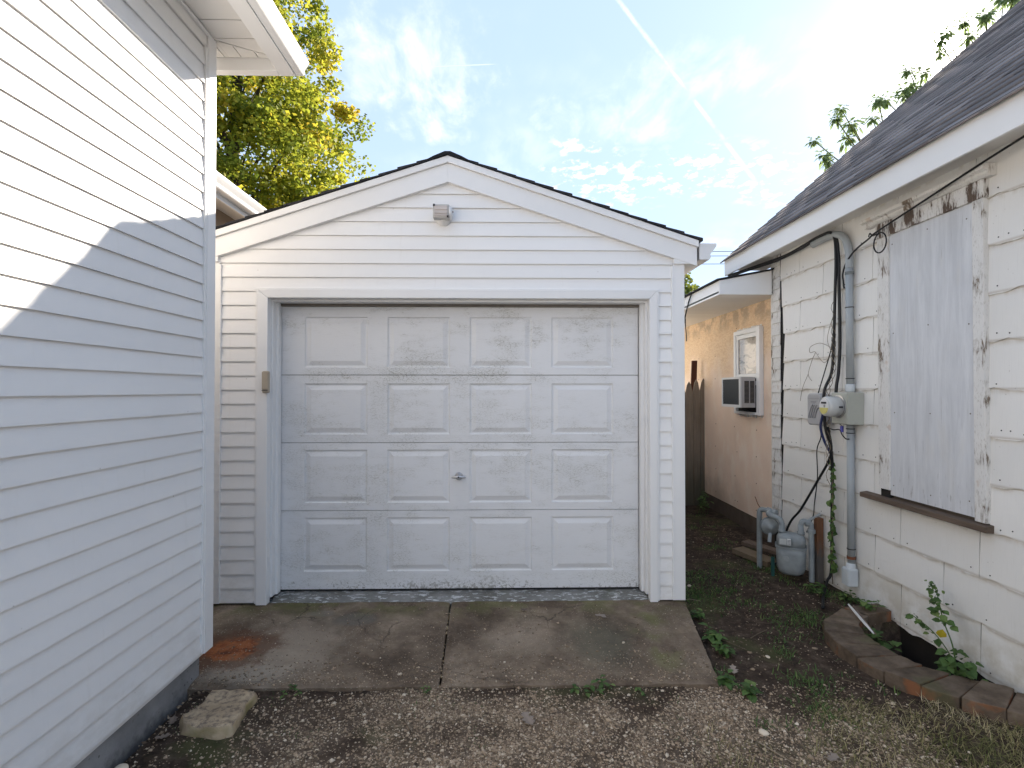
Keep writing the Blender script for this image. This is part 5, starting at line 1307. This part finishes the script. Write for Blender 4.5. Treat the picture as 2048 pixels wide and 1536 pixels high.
# ---------------------------------------------------------------- trees
def leafquads(pts, L_, asp=.75, droop=0):
    n = len(pts); d_ = unit(n); d_[:, 2] = d_[:, 2] * .6 - droop; d_ /= np.linalg.norm(d_, axis=1)[:, None]
    s_ = np.cross(d_, unit(n)); s_ /= np.linalg.norm(s_, axis=1)[:, None] + 1e-9
    Lr = (L_ * rng.uniform(.6, 1.25, n))[:, None]
    nrm = np.cross(d_, s_)
    return np.stack([pts - d_ * Lr * .5, pts + s_ * Lr * asp * .5 + nrm * Lr * .08, pts + d_ * Lr * .5, pts - s_ * Lr * asp * .5 + nrm * Lr * .08], 1)
def tree(name, label, base, ctr, rad, nclump, per, crad, leafL, mt, trunk_r, seed, limbs=34, tone=(.44, .20), shell=.45):
    rs_ = random.Random(seed)
    t = thing(name, label, 'tree', base); ctr = Vector(ctr); cl = []
    while len(cl) < nclump:
        v = Vector((rs_.uniform(-1, 1), rs_.uniform(-1, 1), rs_.uniform(-1, 1)))
        if not (shell < v.length < 1): continue
        k = .86 + .30 * mnoise.noise(v * 2.3 + Vector((seed, 0, 0)))
        v2 = Vector((v.x * rad[0], v.y * rad[1], v.z * rad[2])) * k
        if v.z > 0: v2.x *= 1 - .25 * v.z; v2.y *= 1 - .25 * v.z
        cl.append(ctr + v2)
    m = MB(); top = ctr + Vector((0, 0, rad[2] * .55))
    tp = cr([base, (base[0] + .05, base[1], base[2] + (top.z - base[2]) * .35), (base[0] - .1, base[1] + .1, base[2] + (top.z - base[2]) * .7), top], 5)
    m.tube(tp, [trunk_r * (1 - .88 * i / (len(tp) - 1)) for i in range(len(tp))], 10, .3); m.build('trunk', BARK, t, smooth=True)
    for c in rs_.sample(cl, min(limbs, len(cl))):
        i = min(len(tp) - 2, max(3, int(len(tp) * (.25 + .6 * (c.z - (ctr.z - rad[2])) / (2 * rad[2]))))); s_ = tp[i]
        mid = s_.lerp(c, .5) + Vector((rs_.uniform(-.2, .2), rs_.uniform(-.2, .2), rs_.uniform(0, .35))); m = MB()
        pp = cr([s_, mid, c], 5); r0 = trunk_r * .30 * (1 - .5 * i / len(tp)); m.tube(pp, [max(.006, r0 * (1 - .9 * k / (len(pp) - 1))) for k in range(len(pp))], 6, .3); m.build('limb', BARK, t)
    P = []; T = []
    for c in cl:
        n = int(per * rs_.uniform(.5, 1.4)); r = crad * rs_.uniform(.6, 1.3)
        d_ = unit(n) * (rng.uniform(0, 1, n) ** .5)[:, None] * np.array([r, r, r * .7]); P.append(np.array(c) + d_)
        T.append(np.full(n, tone[0] + rs_.gauss(0, tone[1])) + rng.normal(0, .13, n))
    P = np.concatenate(P); T = np.clip(np.concatenate(T), 0, .86)
    o = bulk('crown', mt, leafquads(P, leafL), [(0, 1, 2, 3)], T, t, 'stuff'); return t
tree('maple_tree', 'tall yellow green autumn maple behind the garage', (-6.3, 12.6, 0), (-6.35, 12.6, 7.6), (3.25, 3.2, 4.9), 560, 180, .46, .105, MAPLE, .28, 3, 60)
tree('small_tree', 'small light green tree seen between garage and old house', (4.75, 14, 0), (4.75, 14, 3.6), (.95, .9, 1.5), 60, 60, .30, .11, SMALLT, .10, 8, 16)
# tall tree behind the old house whose leaf tufts show above its roof edge
tt = thing('tufted_tree', 'tree behind the dark roof showing drooping leaf tufts on thin stems', 'tree', (8.2, 9.6, 0))
m = MB(); m.tube(cr([(8.2, 9.6, 0), (8.1, 9.5, 2.5), (8.0, 9.3, 4.5), (8.1, 9.1, 5.6)], 6), [.16 - .005 * i for i in range(19)], 10, .3); m.build('trunk', BARK, tt, smooth=True)
TU = [(5.16, 5.67, .20), (5.34, 5.44, .26), (5.38, 5.30, .22), (5.38, 5.92, .22), (5.55, 6.15, .22), (5.84, 5.99, .28), (5.72, 5.72, .26), (6.09, 6.24, .24), (6.30, 6.33, .24), (6.12, 6.02, .22),
      (6.65, 6.78, .24), (6.65, 6.50, .30), (6.93, 6.74, .26), (6.55, 6.34, .26), (6.85, 6.55, .24), (7.44, 7.54, .24), (7.31, 7.37, .22), (7.78, 7.75, .24), (7.86, 7.60, .26), (8.33, 7.97, .3), (8.12, 7.84, .26), (7.15, 7.05, .22), (7.6, 7.3, .25), (8.5, 8.2, .3), (8.9, 8.3, .3)]
P = []; T = []
hub = [Vector((6.6, 8.8, 5.0)), Vector((7.5, 8.9, 5.9)), Vector((8.3, 9.0, 6.6))]
for h_ in hub:
    m = MB(); m.tube(cr([(8.08, 9.15, 5.2), Vector((8.08, 9.15, 5.2)).lerp(h_, .5) + Vector((0, 0, .15)), h_], 5), [.06 - .003 * i for i in range(11)], 7, .3); m.build('limb', BARK, tt)
V = []
for (x, zz, r) in TU:
    c = Vector((x, 8.5 + random.uniform(-.2, .2), zz + .05)); h_ = min(hub, key=lambda q: (q - c).length)
    m = MB(); pp = cr([h_, h_.lerp(c, .55) + Vector((.05, 0, -.12)), c], 5); m.tube(pp, [.016 - .0009 * k for k in range(len(pp))], 5, .5); m.build('stem', SMALLT, tt)
    for k in range(64):
        a = random.uniform(0, 6.28); l = .92 * r * random.uniform(.45, 1.0); e = random.uniform(-1.2, .75)
        d_ = np.array([math.cos(a) * math.cos(e), math.sin(a) * math.cos(e), math.sin(e)]); s_ = np.array([-math.sin(a), math.cos(a), 0.0])
        b_ = np.array(c) + d_ * l * random.uniform(.0, .55); L_ = l * .48; w_ = L_ * .26
        mid = b_ + d_ * L_ * .5 + np.array([0, 0, -.05 * L_]); tip = b_ + d_ * L_ + np.array([0, 0, -.45 * L_])
        V.append([b_, mid + s_ * w_, tip, mid - s_ * w_]); T.append(random.random())
bulk('crown', TREEL, np.array(V), [(0, 1, 2, 3)], np.array(T), tt, 'stuff')

# far power lines
for zz, lb in ((9.56, 'top'), (9.30, 'middle'), (8.84, 'lowest')):
    m = MB(); m.tube(cr([(-30, 30, zz + .5), (0, 30, zz + .05), (12.5, 30, zz), (30, 30, zz + .4), (60, 30, zz + 1.6)], 6), .018, 5)
    tag(m.build('power_line', WIRE), f'{lb} of three thin power lines beyond the garage gutter', 'power line', 'far power lines')
